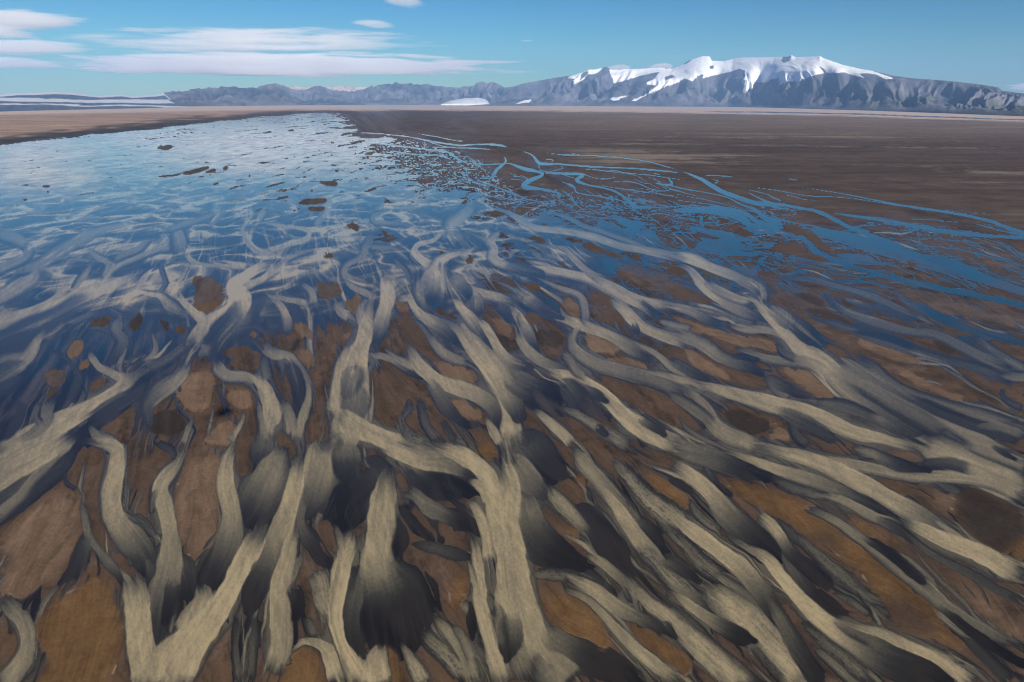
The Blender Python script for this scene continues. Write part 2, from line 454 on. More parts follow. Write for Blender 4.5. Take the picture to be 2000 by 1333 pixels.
T('A', [(1470,830,40),(1480,920,60),(1500,990,60)], (.4,.6), (.8,.8))
T('A', [(1500,730,34),(1505,820,70),(1600,840,50),(1650,880,60),(1690,980,70),(1705,1080,50)], (.6,.75,.6,.55), (.4,.6))
T('A', [(1600,870,60),(1640,960,80),(1660,1060,70),(1640,1150,40)], (.35,.1), (.8,.8))
T('A', [(1700,960,26),(1715,1060,34),(1680,1180,60),(1650,1280,60),(1660,1340,70)], (.7,.75,.85), (.5,.3))
T('A', [(1560,1080,50),(1610,1180,60),(1630,1300,60)], (.6,.8), (.6,.3))
T('A', [(1510,520,30),(1570,570,44),(1605,650,60),(1600,720,60)], (.5,.7,.3), (.5,.5))
T('A', [(1480,470,20),(1500,510,26),(1620,530,30),(1750,555,50)], (.5,.55,.7), (.6,.4))
T('A', [(1680,430,24),(1740,490,40),(1745,560,50)], (.5,.6), (.6,.6))
T('A', [(1310,690,12),(1400,680,20),(1480,700,30)], (.3,.35), (.7,.7))
T('A', [(1310,760,12),(1400,760,24),(1470,830,30)], (.3,.4), (.7,.7))
T('A', [(1910,340,30),(1930,410,40),(1990,460,36)], (.6,.5), (.4,.7))
# ---- sheet B (upper middle)
T('B', [(310,40,24),(230,60,28),(240,100,30),(350,105,30),(470,130,20)], (.45,.45,.3), (.7,.7), lobe=False)
T('B', [(470,40,16),(560,78,18),(650,92,20)], (.4,.4), (.7,.7))
T('B', [(800,0,30),(720,60,60),(670,110,100),(680,140,90)], (.5,.65), (.8,.8))
T('B', [(640,130,30),(560,195,30),(470,225,34),(455,265,40),(500,310,50),(560,350,80)], (.6,.7,.8), (.4,.5))
T('B', [(230,150,24),(205,200,60),(180,240,46),(160,295,40),(80,340,36),(65,400,50),(150,435,60),(240,445,40)], (.4,.5,.5,.3), (.6,.6))
T('B', [(20,245,16),(90,255,20),(160,270,30)], (.4,.5), (.6,.6))
T('B', [(400,260,20),(310,240,24),(200,235,30)], (.4,.5), (.6,.6))
T('B', [(330,300,14),(380,340,30),(420,380,40),(430,440,40)], (.4,.3), (.7,.7), lobe=False)
T('B', [(820,10,26),(960,40,30),(1050,85,44),(1130,130,40),(1300,150,40),(1450,180,44),(1600,230,44),(1800,270,50),(2010,320,60)], (.45,.6,.55,.6), (.5,.6))
T('B', [(1150,30,16),(1300,70,22),(1400,120,26),(1500,150,26),(1640,200,30),(1800,255,34)], (.35,.4,.4), (.6,.6))
T('B', [(930,150,30),(890,185,40),(885,240,60)], (.5,.6), (.6,.6))
T('B', [(700,150,40),(780,170,40),(850,205,40),(895,245,70),(885,290,60),(950,335,50),(1050,350,40),(1150,362,44),(1300,385,50),(1430,415,60),(1560,470,80),(1700,535,70),(1850,560,56),(2010,595,60)], (.55,.65,.7,.7,.65,.65,.55), (.75,.35))
T('B', [(940,330,80),(1040,370,90),(1150,400,60)], (.3,.1), (.9,.8), clear=.8)
T('B', [(1090,220,16),(1220,235,24),(1290,245,30),(1350,305,40),(1420,370,40),(1530,440,60)], (.4,.5,.5), (.7,.5))
T('B', [(840,230,30),(740,260,30),(640,290,44),(585,335,70),(590,400,110),(680,440,70),(780,485,60),(900,510,60),(980,540,50),(1040,600,30)], (.65,.7,.8,.75,.65,.6,.3), (.75,.25))
T('B', [(900,550,60),(960,590,60),(1020,640,40)], (.4,.1), (.8,.6))
T('B', [(500,400,40),(490,490,80),(520,570,70),(545,620,40)], (.6,.5,.15), (.6,.6))
T('B', [(580,380,130),(570,450,170),(560,520,90)], (.7,.45,.12), (.6,.6), feather=.1)
T('B', [(680,430,110),(720,480,110),(750,510,60)], (.55,.3,.1), (.6,.5))
T('B', [(800,500,60),(800,570,60),(800,635,30)], (.5,.35,.08), (.5,.5))
T('B', [(350,530,30),(420,520,44),(445,570,50),(500,625,70),(560,655,80),(650,700,100),(730,770,70)], (.75,.75,.7,.35,.05), (.6,.35))
T('B', [(330,380,40),(290,430,60),(305,500,80),(290,580,80),(260,680,90),(225,780,70)], (.6,.8,.75,.5,.08), (.4,.4))
T('B', [(50,420,20),(110,460,40),(200,500,40),(240,540,40)], (.6,.55,.5), (.4,.7))
T('B', [(20,530,30),(40,590,50),(100,625,60)], (.5,.8), (.6,.4))
T('B', [(150,540,30),(160,620,50),(180,680,60)], (.5,.8), (.6,.4))
T('B', [(240,460,50),(210,560,50),(190,660,70),(170,760,100),(125,860,130),(105,980,180),(110,1120,190),(60,1280,180),(-60,1360,160)], (.7,.8,.9,.9,.85,.85,.9), (.35,.3))
T('B', [(110,730,24),(60,850,50),(30,960,60),(20,1060,80),(10,1200,140)], (.8,.9,.9), (.4,.4))
T('B', [(110,930,120),(90,1000,110),(60,1050,50)], (.5,.45,.25), (.7,.7), lobe=True, clear=.8)
T('B', [(130,1030,110),(120,1120,150),(90,1180,110)], (.6,.4,.2), (.6,.7), lobe=True, clear=.7)
T('B', [(0,1170,170),(110,1225,120),(250,1290,110),(420,1345,110)], (.9,.92,.9), (.5,.3))
T('B', [(190,830,30),(300,855,44),(400,905,54),(495,965,34)], (.85,.6,.05), (.4,.4))
T('B', [(270,800,14),(350,850,40),(430,890,50),(480,920,50)], (.7,.7), (.4,.4))
T('B', [(365,730,16),(420,785,40),(450,845,64),(510,925,90),(610,990,90),(740,1030,90),(850,1080,100),(915,1150,90),(930,1240,50)], (.7,.8,.9,.88,.85,.5,.1), (.5,.35))
T('B', [(510,950,70),(590,1050,80),(640,1140,90),(720,1215,60),(800,1225,30)], (.65,.5,.25,.03), (.6,.5))
T('B', [(470,680,14),(530,720,40),(580,790,50),(650,850,60),(770,890,50)], (.6,.7,.6), (.5,.5))
T('B', [(440,640,20),(500,690,30),(560,760,30)], (.4,.5), (.7,.7))
T('B', [(670,510,34),(720,580,50),(770,640,76),(850,745,90),(885,770,50)], (.8,.8,.45,.08), (.4,.45))
T('B', [(850,600,16),(820,640,30),(850,680,50),(900,760,60),(940,840,80),(1010,890,90),(1095,910,50)], (.7,.9,.85,.6,.08), (.4,.35))
T('B', [(690,790,30),(770,830,54),(840,900,60),(900,1000,60),(960,1090,80),(990,1180,100),(990,1280,120),(985,1360,130)], (.8,.88,.9,.95,.95), (.5,.3))
T('B', [(620,640,26),(700,700,60),(775,780,100),(860,880,120),(930,970,120),(980,1070,120),(1030,1180,90)], (.7,.88,.92,.9,.7,.2), (.45,.4))
T('B', [(700,640,20),(740,700,40),(800,770,60)], (.7,.85), (.4,.4))
T('B', [(980,960,120),(1050,1000,140),(1130,1040,150),(1220,1060,140),(1280,1080,60)], (.6,.4,.25,.05,.02), (.6,.4), feather=.5)
T('B', [(1080,1060,120),(1180,1120,120),(1280,1160,60)], (.15,.05,.01), (.5,.4), feather=.5)
T('B', [(980,560,26),(1030,620,60),(1075,700,76),(1110,780,66),(1150,830,36)], (.75,.75,.45,.05), (.55,.4))
T('B', [(1030,590,16),(1040,640,30),(1060,680,40)], (.5,.6), (.7,.7))
T('B', [(1015,670,26),(1050,770,60),(1130,850,76),(1230,900,70),(1330,935,50),(1400,965,30)], (.75,.8,.65,.4,.15), (.4,.5))
T('B', [(1010,400,20),(1000,450,40),(1080,520,76),(1180,590,66),(1300,640,54),(1400,680,66),(1530,725,66),(1650,790,90),(1740,845,70),(1790,870,30)], (.5,.7,.75,.75,.8,.8,.5,.05), (.4,.6))
T('B', [(1080,520,110),(1180,570,110),(1270,610,60)], (.3,.1,.05), (.7,.6), clear=.8)
T('B', [(1110,395,16),(1250,460,30),(1370,505,40),(1400,570,50),(1410,640,50),(1450,680,40)], (.45,.5,.55), (.6,.6))
T('B', [(1270,560,16),(1290,610,30),(1330,640,30)], (.5,.6), (.6,.6))
T('B', [(920,430,14),(980,460,20),(1040,500,30)], (.4,.5), (.7,.7))
T('B', [(1500,500,40),(1600,565,54),(1680,640,70),(1760,695,56),(1900,745,66),(2010,775,66)], (.6,.8,.8,.7), (.5,.5))
T('B', [(1690,660,50),(1700,700,44),(1690,725,24)], (.3,.02), (.3,.3))
T('B', [(1700,540,60),(1760,590,60),(1805,620,40)], (.3,.05), (.5,.4))
T('B', [(1640,740,16),(1800,830,40),(1900,920,50),(2010,1000,50)], (.7,.7,.65), (.6,.4))
T('B', [(1800,640,30),(1900,670,40),(2010,710,50)], (.6,.6), (.5,.5))
T('B', [(1110,905,50),(1230,935,64),(1350,975,86),(1450,1025,96),(1540,1085,96),(1610,1160,96),(1710,1240,110),(1830,1300,120),(1990,1370,130)], (.85,.95,.95,.95,.92,.8), (.5,.35))
T('B', [(1370,1010,60),(1470,1060,70),(1530,1100,40)], (.5,.1), (.6,.4))
T('B', [(1720,1190,80),(1800,1240,70),(1840,1280,40)], (.4,.1), (.4,.6))
T('B', [(1370,680,26),(1340,730,40),(1330,780,50)], (.6,.65), (.6,.6))
T('B', [(1210,690,26),(1310,725,40),(1335,790,54),(1400,845,66),(1490,890,76),(1600,920,76),(1750,960,86),(1900,1020,90),(2010,1085,90)], (.55,.7,.65,.55,.55,.5), (.75,.4))
T('B', [(1750,930,26),(1850,950,40),(2010,1000,44)], (.7,.75), (.5,.5))
T('B', [(1250,820,26),(1320,860,66),(1355,920,56),(1430,975,40)], (.6,.7), (.5,.5), speck=.4)
T('B', [(1280,990,60),(1340,1060,130),(1400,1150,90),(1430,1180,40)], (.4,.3,.06), (.6,.6), feather=.3)
T('B', [(1230,1115,26),(1350,1165,50),(1450,1220,60),(1560,1290,76),(1680,1360,80)], (.55,.75,.65), (.5,.5), speck=.5)
T('B', [(1480,1240,50),(1520,1280,40)], (.05,.02), (.4,.4))
T('B', [(1100,1130,16),(1180,1200,50),(1260,1270,66),(1340,1350,80)], (.8,.85,.8), (.3,.6))
T('B', [(400,1040,26),(430,1120,60),(385,1200,44),(430,1290,70),(540,1350,80)], (.4,.5,.75), (.6,.4), speck=.8)
T('B', [(470,1050,40),(500,1140,60),(520,1230,60),(600,1330,60)], (.35,.45,.5), (.6,.6), speck=.8)
T('B', [(600,1200,30),(640,1270,40),(680,1330,40)], (.4,.4), (.6,.6), speck=.6)
T('B', [(840,1180,24),(890,1260,64),(935,1345,56)], (.85,.95), (.3,.4))
# ---- sheet C (upper right)
T('C', [(200,0,30),(420,40,34),(520,100,44),(650,140,50)], (.02,.02), (.2,.2))
T('C', [(400,-100,20),(560,-20,24),(700,10,26),(860,40,30),(1000,110,30),(1110,160,40),(1300,230,40)], (.01,.01), (.1,.1))
T('C', [(860,40,20),(1100,70,26),(1400,120,36),(1600,158,34),(2010,190,30)], (.01,.01), (.1,.1))
T('C', [(600,-120,10),(1000,-60,12),(1300,0,20),(1600,50,24),(1800,90,30),(1880,120,30),(2010,160,30)], (.01,.01), (.1,.1))
T('C', [(1700,100,10),(1800,130,12),(2010,180,14)], (.01,.01), (.1,.1))
T('C', [(0,40,36),(200,30,60),(380,60,60),(480,120,50)], (.03,.02), (.2,.2))
T('C', [(480,110,30),(620,140,40),(720,170,40),(800,215,40),(830,260,50),(1000,330,40),(1200,390,50),(1500,460,50),(2010,560,50)], (.01,.02), (.2,.2))
T('C', [(700,100,40),(900,160,90),(1200,240,120),(1450,320,110),(1700,390,90),(2010,490,70)], (.02,.04,.05,.03), (.2,.2))
T('C', [(1550,300,60),(1700,370,60),(1730,400,40),(1900,450,50),(2010,480,50)], (.01,.01), (.1,.1))
T('C', [(1250,215,8),(1600,245,14),(1800,290,16),(2010,350,18)], (.01,.01), (.1,.1))
T('C', [(1500,630,60),(1700,700,70),(2010,780,60)], (.03,.03), (.3,.3))
T('C', [(1250,480,60),(1400,560,90),(1550,640,80),(1800,740,60)], (.05,.05), (.6,.4))
T('C', [(540,390,24),(800,420,34),(1000,470,34),(1150,515,44),(1350,610,44),(1480,660,40)], (.25,.35,.3), (.6,.4))
T('C', [(800,450,20),(900,520,40),(1000,590,44),(1150,650,54),(1350,700,44),(1500,720,44),(1650,790,54),(1830,880,66),(2010,930,66)], (.3,.4,.45,.5,.55), (.7,.4))
T('C', [(960,520,30),(1100,560,40),(1250,600,40),(1400,670,40)], (.3,.2), (.6,.5), lobe=False)
T('C', [(1690,715,30),(1850,830,44),(1980,910,54),(2030,950,54)], (.3,.5), (.3,.7))
T('C', [(700,550,16),(830,640,30),(960,670,44),(1150,740,54),(1350,800,54),(1550,860,44),(1800,930,54),(2010,1040,54)], (.3,.4,.35,.35), (.6,.6))
T('C', [(1000,700,20),(1200,720,40),(1400,790,40)], (.15,.1), (.6,.6), lobe=False)
T('C', [(1860,950,20),(1940,960,50),(2030,960,50)], (.5,.6), (.6,.6))
T('C', [(1885,1010,26),(1900,1080,34),(2010,1140,40)], (.3,.4), (.6,.6))
T('C', [(0,560,50),(120,590,56),(230,640,66),(325,662,30)], (.6,.5,.05), (.6,.5))
T('C', [(330,665,30),(460,690,50),(600,705,44),(720,775,40)], (.6,.65,.6), (.6,.5))
T('C', [(130,560,30),(260,580,40),(400,640,40),(520,680,40)], (.4,.4), (.6,.6))
T('C', [(0,275,60),(120,300,60),(240,350,54),(340,385,60),(430,420,50),(510,470,80),(545,545,50)], (.7,.75,.65,.45,.3), (.5,.6))
T('C', [(0,330,24),(110,350,34),(160,390,50),(210,450,66),(300,520,66),(420,590,70),(575,650,30)], (.4,.6,.65,.5,.05), (.5,.4))
T('C', [(230,400,34),(240,440,50),(320,490,54),(420,530,50),(500,540,34)], (.5,.55,.6), (.7,.4))
T('C', [(520,430,20),(545,490,40),(540,540,40)], (.6,.4), (.4,.6))
T('C', [(340,460,24),(430,500,30),(500,535,40),(560,600,60),(680,720,90),(780,820,120),(900,930,140),(1010,1040,120),(1150,1140,76),(1300,1240,70),(1480,1350,90)], (.75,.85,.9,.92,.92,.95,.92), (.35,.45))
T('C', [(560,560,50),(660,640,90),(720,690,50)], (.6,.5,.4), (.3,.6))
T('C', [(700,650,90),(790,720,100),(850,770,60)], (.35,.2,.03), (.6,.5))
T('C', [(900,880,130),(1020,970,200),(1180,1080,240),(1330,1190,190),(1460,1250,60)], (.75,.6,.5,.35,.12), (.4,.6))
T('C', [(1000,960,60),(1150,1040,80),(1300,1120,90),(1500,1220,110),(1600,1260,60)], (.6,.55,.5,.4), (.6,.6))
T('C', [(980,780,16),(1100,850,40),(1180,920,50),(1250,980,44),(1400,1065,60),(1600,1130,66),(1800,1185,66),(2010,1255,66)], (.4,.5,.55,.55,.5), (.6,.6))
T('C', [(1330,1070,50),(1450,1120,66),(1580,1210,76),(1750,1310,90),(1900,1400,90)], (.65,.7,.7), (.5,.5))
T('C', [(1300,1040,40),(1500,1140,60),(1700,1220,60),(2010,1330,60)], (.25,.3,.3), (.7,.7))
T('C', [(1700,1230,30),(1850,1240,50),(2010,1290,50)], (.5,.55), (.6,.6))
T('C', [(0,690,66),(120,740,66),(230,795,66),(320,860,56),(440,905,66),(530,955,34)], (.6,.65,.7,.45,.03), (.5,.5))
T('C', [(320,775,26),(450,820,44),(560,860,54),(700,870,64),(820,890,70),(920,960,80)], (.4,.6,.65,.85), (.5,.5))
T('C', [(350,850,24),(430,860,40),(500,870,30)], (.3,.03), (.6,.6))
T('C', [(600,760,16),(660,830,40),(740,860,50)], (.4,.5), (.7,.7))
T('C', [(530,950,24),(600,1000,60),(720,1045,70),(820,1065,40)], (.55,.4,.1,.02), (.5,.5))
T('C', [(560,960,16),(600,1040,30),(700,1090,40)], (.5,.6), (.5,.5))
T('C', [(0,850,56),(120,920,66),(230,980,56),(280,1000,30)], (.5,.35,.03), (.4,.6))
T('C', [(0,950,56),(120,995,60),(260,1025,66),(420,1065,76),(600,1115,90),(760,1155,100),(900,1200,100),(1080,1270,80),(1260,1310,60),(1520,1390,60)], (.8,.85,.88,.88,.85,.75), (.6,.35))
T('C', [(600,1140,60),(720,1200,90),(850,1260,90),(960,1330,60)], (.5,.35,.3), (.5,.6), speck=.7)
T('C', [(850,900,20),(950,1020,30),(1080,1120,40),(1260,1230,50)], (.7,.7), (.6,.6))
T('C', [(800,1090,40),(1000,1120,60),(1200,1200,50)], (.5,.4), (.7,.7), lobe=False)
T('C', [(60,1000,40),(150,1060,50),(215,1150,80),(280,1250,80),(400,1310,90),(560,1370,100)], (.65,.75,.75), (.6,.5), speck=.2)
T('C', [(0,1050,40),(100,1110,60),(200,1180,60),(260,1240,50)], (.55,.55), (.6,.6))
T('C', [(700,1200,40),(730,1290,50),(800,1340,50)], (.3,.4), (.7,.7))
# ---- sheet D (lower left)
T('D', [(400,-20,180),(210,110,250),(0,250,300),(-200,380,300)], (.35,.35), (.5,.5))
T('D', [(420,-70,130),(280,20,150),(90,110,180),(-120,240,200)], (.85,.8,.75), (.5,.4))
T('D', [(390,20,24),(300,100,40),(200,190,60),(80,330,66),(-70,450,66)], (.5,.6,.6), (.2,.8))
T('D', [(340,160,20),(370,220,30),(430,260,24)], (.25,.3), (.7,.7))
T('D', [(440,280,16),(460,380,40),(480,500,50),(530,575,54),(620,680,66),(695,790,40)], (.65,.6,.55,.5,.05), (.5,.4), speck=.2)
T('D', [(480,480,50),(450,600,70),(400,720,50),(340,780,30)], (.4,.25,.02), (.6,.6))
T('D', [(420,-10,60),(540,0,64),(650,30,84),(650,150,90),(625,280,110),(640,400,130),(720,510,170),(800,620,150),(830,720,60)], (.6,.85,.9,.85,.75,.45,.1), (.6,.25))
T('D', [(700,380,30),(800,440,60),(870,530,40)], (.4,.4), (.5,.5), speck=.5)
T('D', [(880,0,40),(940,40,40),(960,100,30)], (.3,.4), (.7,.7))
T('D', [(1000,640,120),(1050,760,170),(1080,860,100)], (.5,.2,.02), (.4,.5))
T('D', [(1060,-60,60),(1030,0,56),(980,110,64),(890,240,80),(920,370,100),(950,490,120),(955,620,160),(920,760,180),(880,900,160),(860,1050,140),(870,1190,80)], (.85,.9,.85,.8,.7,.5,.25,.12), (.35,.5))
T('D', [(880,250,30),(850,330,40),(850,400,40)], (.5,.4), (.6,.6), speck=.5)
T('D', [(970,770,80),(950,900,80),(925,1000,40)], (.3,.15,.02), (.5,.5))
T('D', [(1480,-30,110),(1460,60,120),(1440,150,70)], (.55,.3,.02), (.4,.5))
T('D', [(1540,-20,60),(1560,60,90),(1500,190,190),(1440,300,220),(1390,410,110)], (.6,.7,.65,.4,.12), (.5,.5))
T('D', [(1290,-60,50),(1310,0,54),(1265,100,84),(1265,250,110),(1300,380,110),(1295,500,140),(1260,620,190),(1200,720,170),(1190,790,70)], (.85,.9,.85,.8,.6,.3,.05), (.35,.3))
T('D', [(1180,560,30),(1130,650,40),(1100,720,30)], (.3,.2), (.6,.6), lobe=False)
T('D', [(1690,0,84),(1665,100,104),(1645,250,114),(1600,400,110),(1540,540,140),(1480,700,170),(1410,850,110),(1385,935,60)], (.85,.92,.9,.75,.5,.2,.03), (.5,.35))
T('D', [(1650,380,60),(1610,620,90),(1560,800,120),(1560,1000,130),(1560,1150,120),(1500,1340,120)], (.85,.85,.8,.8,.85), (.4,.6))
T('D', [(1640,800,90),(1660,900,70),(1640,980,40)], (.2,.02), (.5,.5))
T('D', [(1740,130,24),(1720,260,50),(1690,420,60),(1740,540,90),(1800,650,80),(1830,700,30)], (.6,.6,.5,.2,.02), (.5,.5))
T('D', [(1330,940,40),(1310,1150,44),(1330,1340,60)], (.2,.4,.5), (.6,.6), lobe=False)
T('D', [(1430,930,50),(1410,1150,50),(1390,1340,50)], (.2,.4,.4), (.6,.6), lobe=False)
T('D', [(700,720,110),(750,790,140),(770,950,120),(790,1100,150),(830,1260,190),(840,1420,260)], (.9,.95,.95,.98), (.35,.25), speck=.15)
T('D', [(820,640,24),(840,700,40),(815,770,24)], (.5,.15), (.5,.5))
T('D', [(1120,770,60),(1130,850,100),(1080,960,140),(1020,1090,150)], (.85,.92,.95), (.3,.3), speck=.15)
T('D', [(1470,400,70),(1430,520,120),(1370,650,110),(1300,800,120),(1190,950,160),(1070,1100,200),(970,1240,260),(900,1420,380)], (.95,1,1,.98,.98,1), (.3,.15))
T('D', [(1900,150,210),(1880,300,230),(1900,430,120)], (.45,.2,.01), (.4,.5), feather=.4)
T('D', [(1810,-10,210),(1810,120,230),(1780,260,150),(1735,390,50)], (.85,.75,.5,.2), (.5,.5), lobe=True)
T('D', [(1930,40,150),(1940,120,150),(1940,165,60)], (.6,.3,.15), (.5,.5), lobe=True)
T('D', [(1870,470,30),(1900,560,50),(1890,640,50)], (.6,.8), (.5,.4))
T('D', [(1720,710,40),(1770,760,110),(1800,870,120),(1860,990,110)], (.75,.75,.85), (.5,.4), speck=.5)
T('D', [(2000,640,110),(1960,850,130),(1960,1040,130),(1985,1200,50)], (.3,.3,.25,.08), (.5,.5))
T('D', [(2000,440,60),(1940,570,80),(1885,720,100),(1880,900,110),(1885,1060,120),(1940,1190,130),(2010,1340,190)], (.95,1,1,1), (.4,.35))
T('D', [(1610,1200,20),(1690,1110,44),(1790,1135,66),(1830,1230,90),(1870,1350,110)], (.85,.9,.95), (.3,.5))
T('D', [(1700,960,50),(1740,1080,60)], (.5,.6), (.7,.7), speck=.4)
T('D', [(-20,820,60),(50,890,110),(120,980,100),(150,1080,90),(130,1190,100),(60,1300,110),(-20,1400,120)], (.55,.7,.75,.75), (.4,.6))
T('D', [(240,770,30),(190,840,50),(140,920,30)], (.1,.01), (.4,.4))
# ---- sheet E (lower middle)
T('E', [(160,130,190),(240,210,200),(100,330,240),(60,430,120)], (.4,.25,.1,.01), (.4,.4), feather=.4)
T('E', [(420,40,110),(560,120,200),(690,190,190),(770,260,70)], (.75,.5,.2,.02), (.5,.4), feather=.4)
T('E', [(430,120,120),(520,220,160),(640,250,140),(750,280,50)], (.4,.15,.04,.01), (.5,.5), feather=.3)
T('E', [(240,-10,80),(350,45,90),(480,90,100),(620,100,120),(760,170,50)], (.92,.92,.8,.6,.4), (.3,.6))
T('E', [(390,230,60),(480,330,110),(600,385,90),(720,440,100),(810,510,40)], (.5,.6,.5,.1,.02), (.4,.4))
T('E', [(340,420,90),(370,540,130),(330,625,70)], (.3,.05,.01), (.5,.5))
T('E', [(400,330,90),(470,450,90),(545,540,40)], (.12,.06,.02), (.5,.5))
T('E', [(420,570,30),(540,575,60),(680,610,80),(785,650,30)], (.3,.4,.3,.08), (.6,.4))
T('E', [(320,130,90),(300,220,130),(290,330,150),(280,430,160),(260,560,150),(250,680,190),(280,820,320),(300,960,390),(310,1070,300)], (.9,.92,.88,.85,.85,.7,.3,.05,.0), (.45,.6), feather=.4)
T('E', [(140,780,110),(100,920,110),(90,1050,130),(125,1180,50)], (.5,.35,.22,.06), (.5,.5))
T('E', [(330,650,60),(450,760,90),(560,900,40)], (.35,.2,.03), (.5,.5))
T('E', [(500,690,20),(570,800,40),(600,920,24)], (.25,.15,.03), (.5,.5))
T('E', [(450,860,100),(500,960,100),(520,1020,40)], (.15,.06,.01), (.4,.4))
T('E', [(150,440,34),(110,540,90),(60,680,90),(30,820,90),(15,950,70),(35,1100,64),(100,1210,100),(160,1300,180),(180,1400,260)], (.9,.98,1,1,1), (.45,.4))
T('E', [(270,1110,60),(240,1220,130),(250,1350,180)], (.9,1), (.4,.4))
T('E', [(10,440,20),(40,510,50),(60,600,50)], (.5,.8), (.6,.6))
T('E', [(370,1100,30),(430,1200,64),(510,1350,100)], (.7,.85,.85), (.6,.5), speck=.4)
T('E', [(450,1040,60),(560,1120,120),(680,1230,120),(750,1350,100)], (.6,.7,.7), (.5,.5), speck=.8)
T('E', [(530,950,40),(620,1020,70),(700,1120,80),(760,1250,80),(800,1350,70)], (.7,.75,.75), (.5,.5), speck=.2)
T('E', [(660,980,30),(720,1080,60),(780,1220,70)], (.6,.7), (.5,.5), speck=.3)
T('E', [(1060,-20,180),(1130,70,220),(1190,140,190),(1280,180,70)], (.5,.3,.05,.01), (.4,.4), feather=.5)
T('E', [(1060,250,110),(1090,420,160),(1140,540,210),(1250,620,190),(1370,670,120),(1455,690,40)], (.85,.6,.35,.15,.06,.02), (.3,.4), speck=.1)
T('E', [(990,90,140),(1070,190,150),(1150,265,110),(1205,290,40)], (.75,.6,.45,.2), (.4,.3), lobe=True)
T('E', [(940,-20,80),(955,110,90),(985,220,110),(970,330,160),(970,480,170),(1000,620,170),(1010,760,220),(1030,900,250),(1060,1050,270),(1090,1200,300),(1120,1400,360)], (.95,.95,.9,.85,.85,.85,.8,.75,.75), (.3,.4))
T('E', [(530,-10,60),(670,50,84),(790,115,104),(865,195,114),(895,310,114),(910,440,120),(930,560,110)], (.95,1,1,1,.95), (.3,.35))
T('E', [(735,195,30),(820,235,76),(870,340,90)], (.9,.98), (.3,.4))
T('E', [(695,325,16),(770,345,54),(820,425,64),(855,540,76),(875,690,90)], (.85,.9,.9), (.4,.4))
T('E', [(710,475,16),(775,525,44),(800,620,54),(810,740,60),(830,900,84),(870,1050,94),(920,1200,120),(980,1380,150)], (.75,.85,.92,.98,1,1), (.4,.4))
T('E', [(755,650,20),(770,720,30),(790,800,40)], (.7,.8), (.5,.5))
T('E', [(1000,960,90),(1000,1100,120),(990,1215,40)], (.6,.35,.05), (.5,.5))
T('E', [(900,900,70),(930,1020,70),(950,1150,60)], (.5,.55), (.7,.7), clear=.7)
T('E', [(760,860,30),(770,1000,64),(775,1085,30)], (.2,.05,.02), (.4,.4))
T('E', [(1320,0,50),(1400,120,84),(1480,205,84),(1560,300,94),(1660,400,40)], (.8,.75,.6,.45), (.6,.3), lobe=True)
T('E', [(1300,350,60),(1450,430,150),(1570,590,170),(1665,730,50)], (.25,.15,.04,.01), (.4,.5))
T('E', [(1200,225,54),(1260,320,76),(1360,420,70),(1440,500,60)], (.85,.8,.5), (.5,.4), speck=.4)
T('E', [(1400,590,26),(1500,655,54),(1600,740,66),(1725,860,30)], (.8,.7,.5,.12), (.3,.5))
T('E', [(1430,190,24),(1560,320,50),(1650,440,80),(1740,560,100),(1830,680,90),(1990,800,66)], (.8,.85,.8,.6,.3), (.5,.4))
T('E', [(1700,400,60),(1780,480,84),(1860,600,36)], (.4,.15,.02), (.4,.4))
T('E', [(1500,30,60),(1640,170,90),(1750,290,110),(1900,400,120),(2010,490,130)], (.65,.75,.75), (.6,.6), speck=.9)
T('E', [(1700,540,70),(1800,660,90),(1900,770,110),(2010,900,120)], (.6,.7,.75), (.6,.6), speck=.9)
T('E', [(1110,725,50),(1250,735,70),(1400,770,90)], (.55,.5), (.6,.6), speck=.9)
T('E', [(1280,730,40),(1450,820,90),(1600,920,90),(1750,990,70),(1900,1085,30)], (.8,.8,.75,.3,.03), (.5,.4))
T('E', [(1600,700,70),(1720,850,80),(1900,1000,90),(2010,1110,100)], (.6,.8,.9), (.5,.5), speck=.4)
T('E', [(1220,790,24),(1400,870,44),(1500,950,54),(1600,1050,66),(1700,1150,76),(1800,1230,76),(1960,1350,90)], (.7,.75,.8,.8), (.6,.4))
T('E', [(1140,1010,90),(1250,1100,160),(1400,1180,190),(1560,1260,170),(1680,1350,90)], (.7,.5,.2,.02,.0), (.3,.5))
T('E', [(1200,1240,200),(1300,1340,260)], (.75,.6), (.6,.6), lobe=False)
# ---- sheet F (lower right)
T('F', [(1380,-20,110),(1600,80,170),(1800,170,210),(2030,270,210)], (.85,.85,.8), (.5,.5))
T('F', [(1650,-10,60),(1850,60,70),(2030,130,80)], (.7,.7), (.6,.6))
T('F', [(1800,0,30),(1880,50,40),(1945,85,24)], (.3,.02), (.4,.5))
T('F', [(700,0,50),(850,80,66),(1050,115,66),(1250,150,66),(1450,180,66),(1700,195,80),(1850,230,84),(2030,320,94)], (.65,.7,.75,.8,.85), (.5,.5))
T('F', [(1000,0,40),(1150,50,54),(1300,120,70),(1470,155,30)], (.65,.6,.2,.02), (.5,.5))
T('F', [(1400,110,50),(1550,100,70),(1700,140,60)], (.35,.4), (.6,.6))
T('F', [(420,0,54),(600,40,76),(760,75,76),(900,125,90),(1050,195,100),(1250,295,110),(1400,375,110),(1560,480,100),(1720,580,30)], (.8,.85,.85,.85,.8,.45,.2), (.6,.25))
T('F', [(1500,420,24),(1600,480,30),(1720,580,40)], (.7,.8), (.6,.3))
T('F', [(0,25,84),(150,50,110),(300,95,120),(450,135,120),(560,185,70)], (.65,.55,.4,.1,.01), (.4,.5))
T('F', [(250,0,30),(420,70,40),(560,125,60),(700,170,76),(850,220,84),(1000,275,84),(1130,335,84),(1285,405,30)], (.85,.85,.8,.7,.5,.2,.02), (.5,.25))
T('F', [(560,190,60),(700,250,80),(850,290,60),(950,320,40)], (.4,.5,.6), (.6,.6), speck=.7)
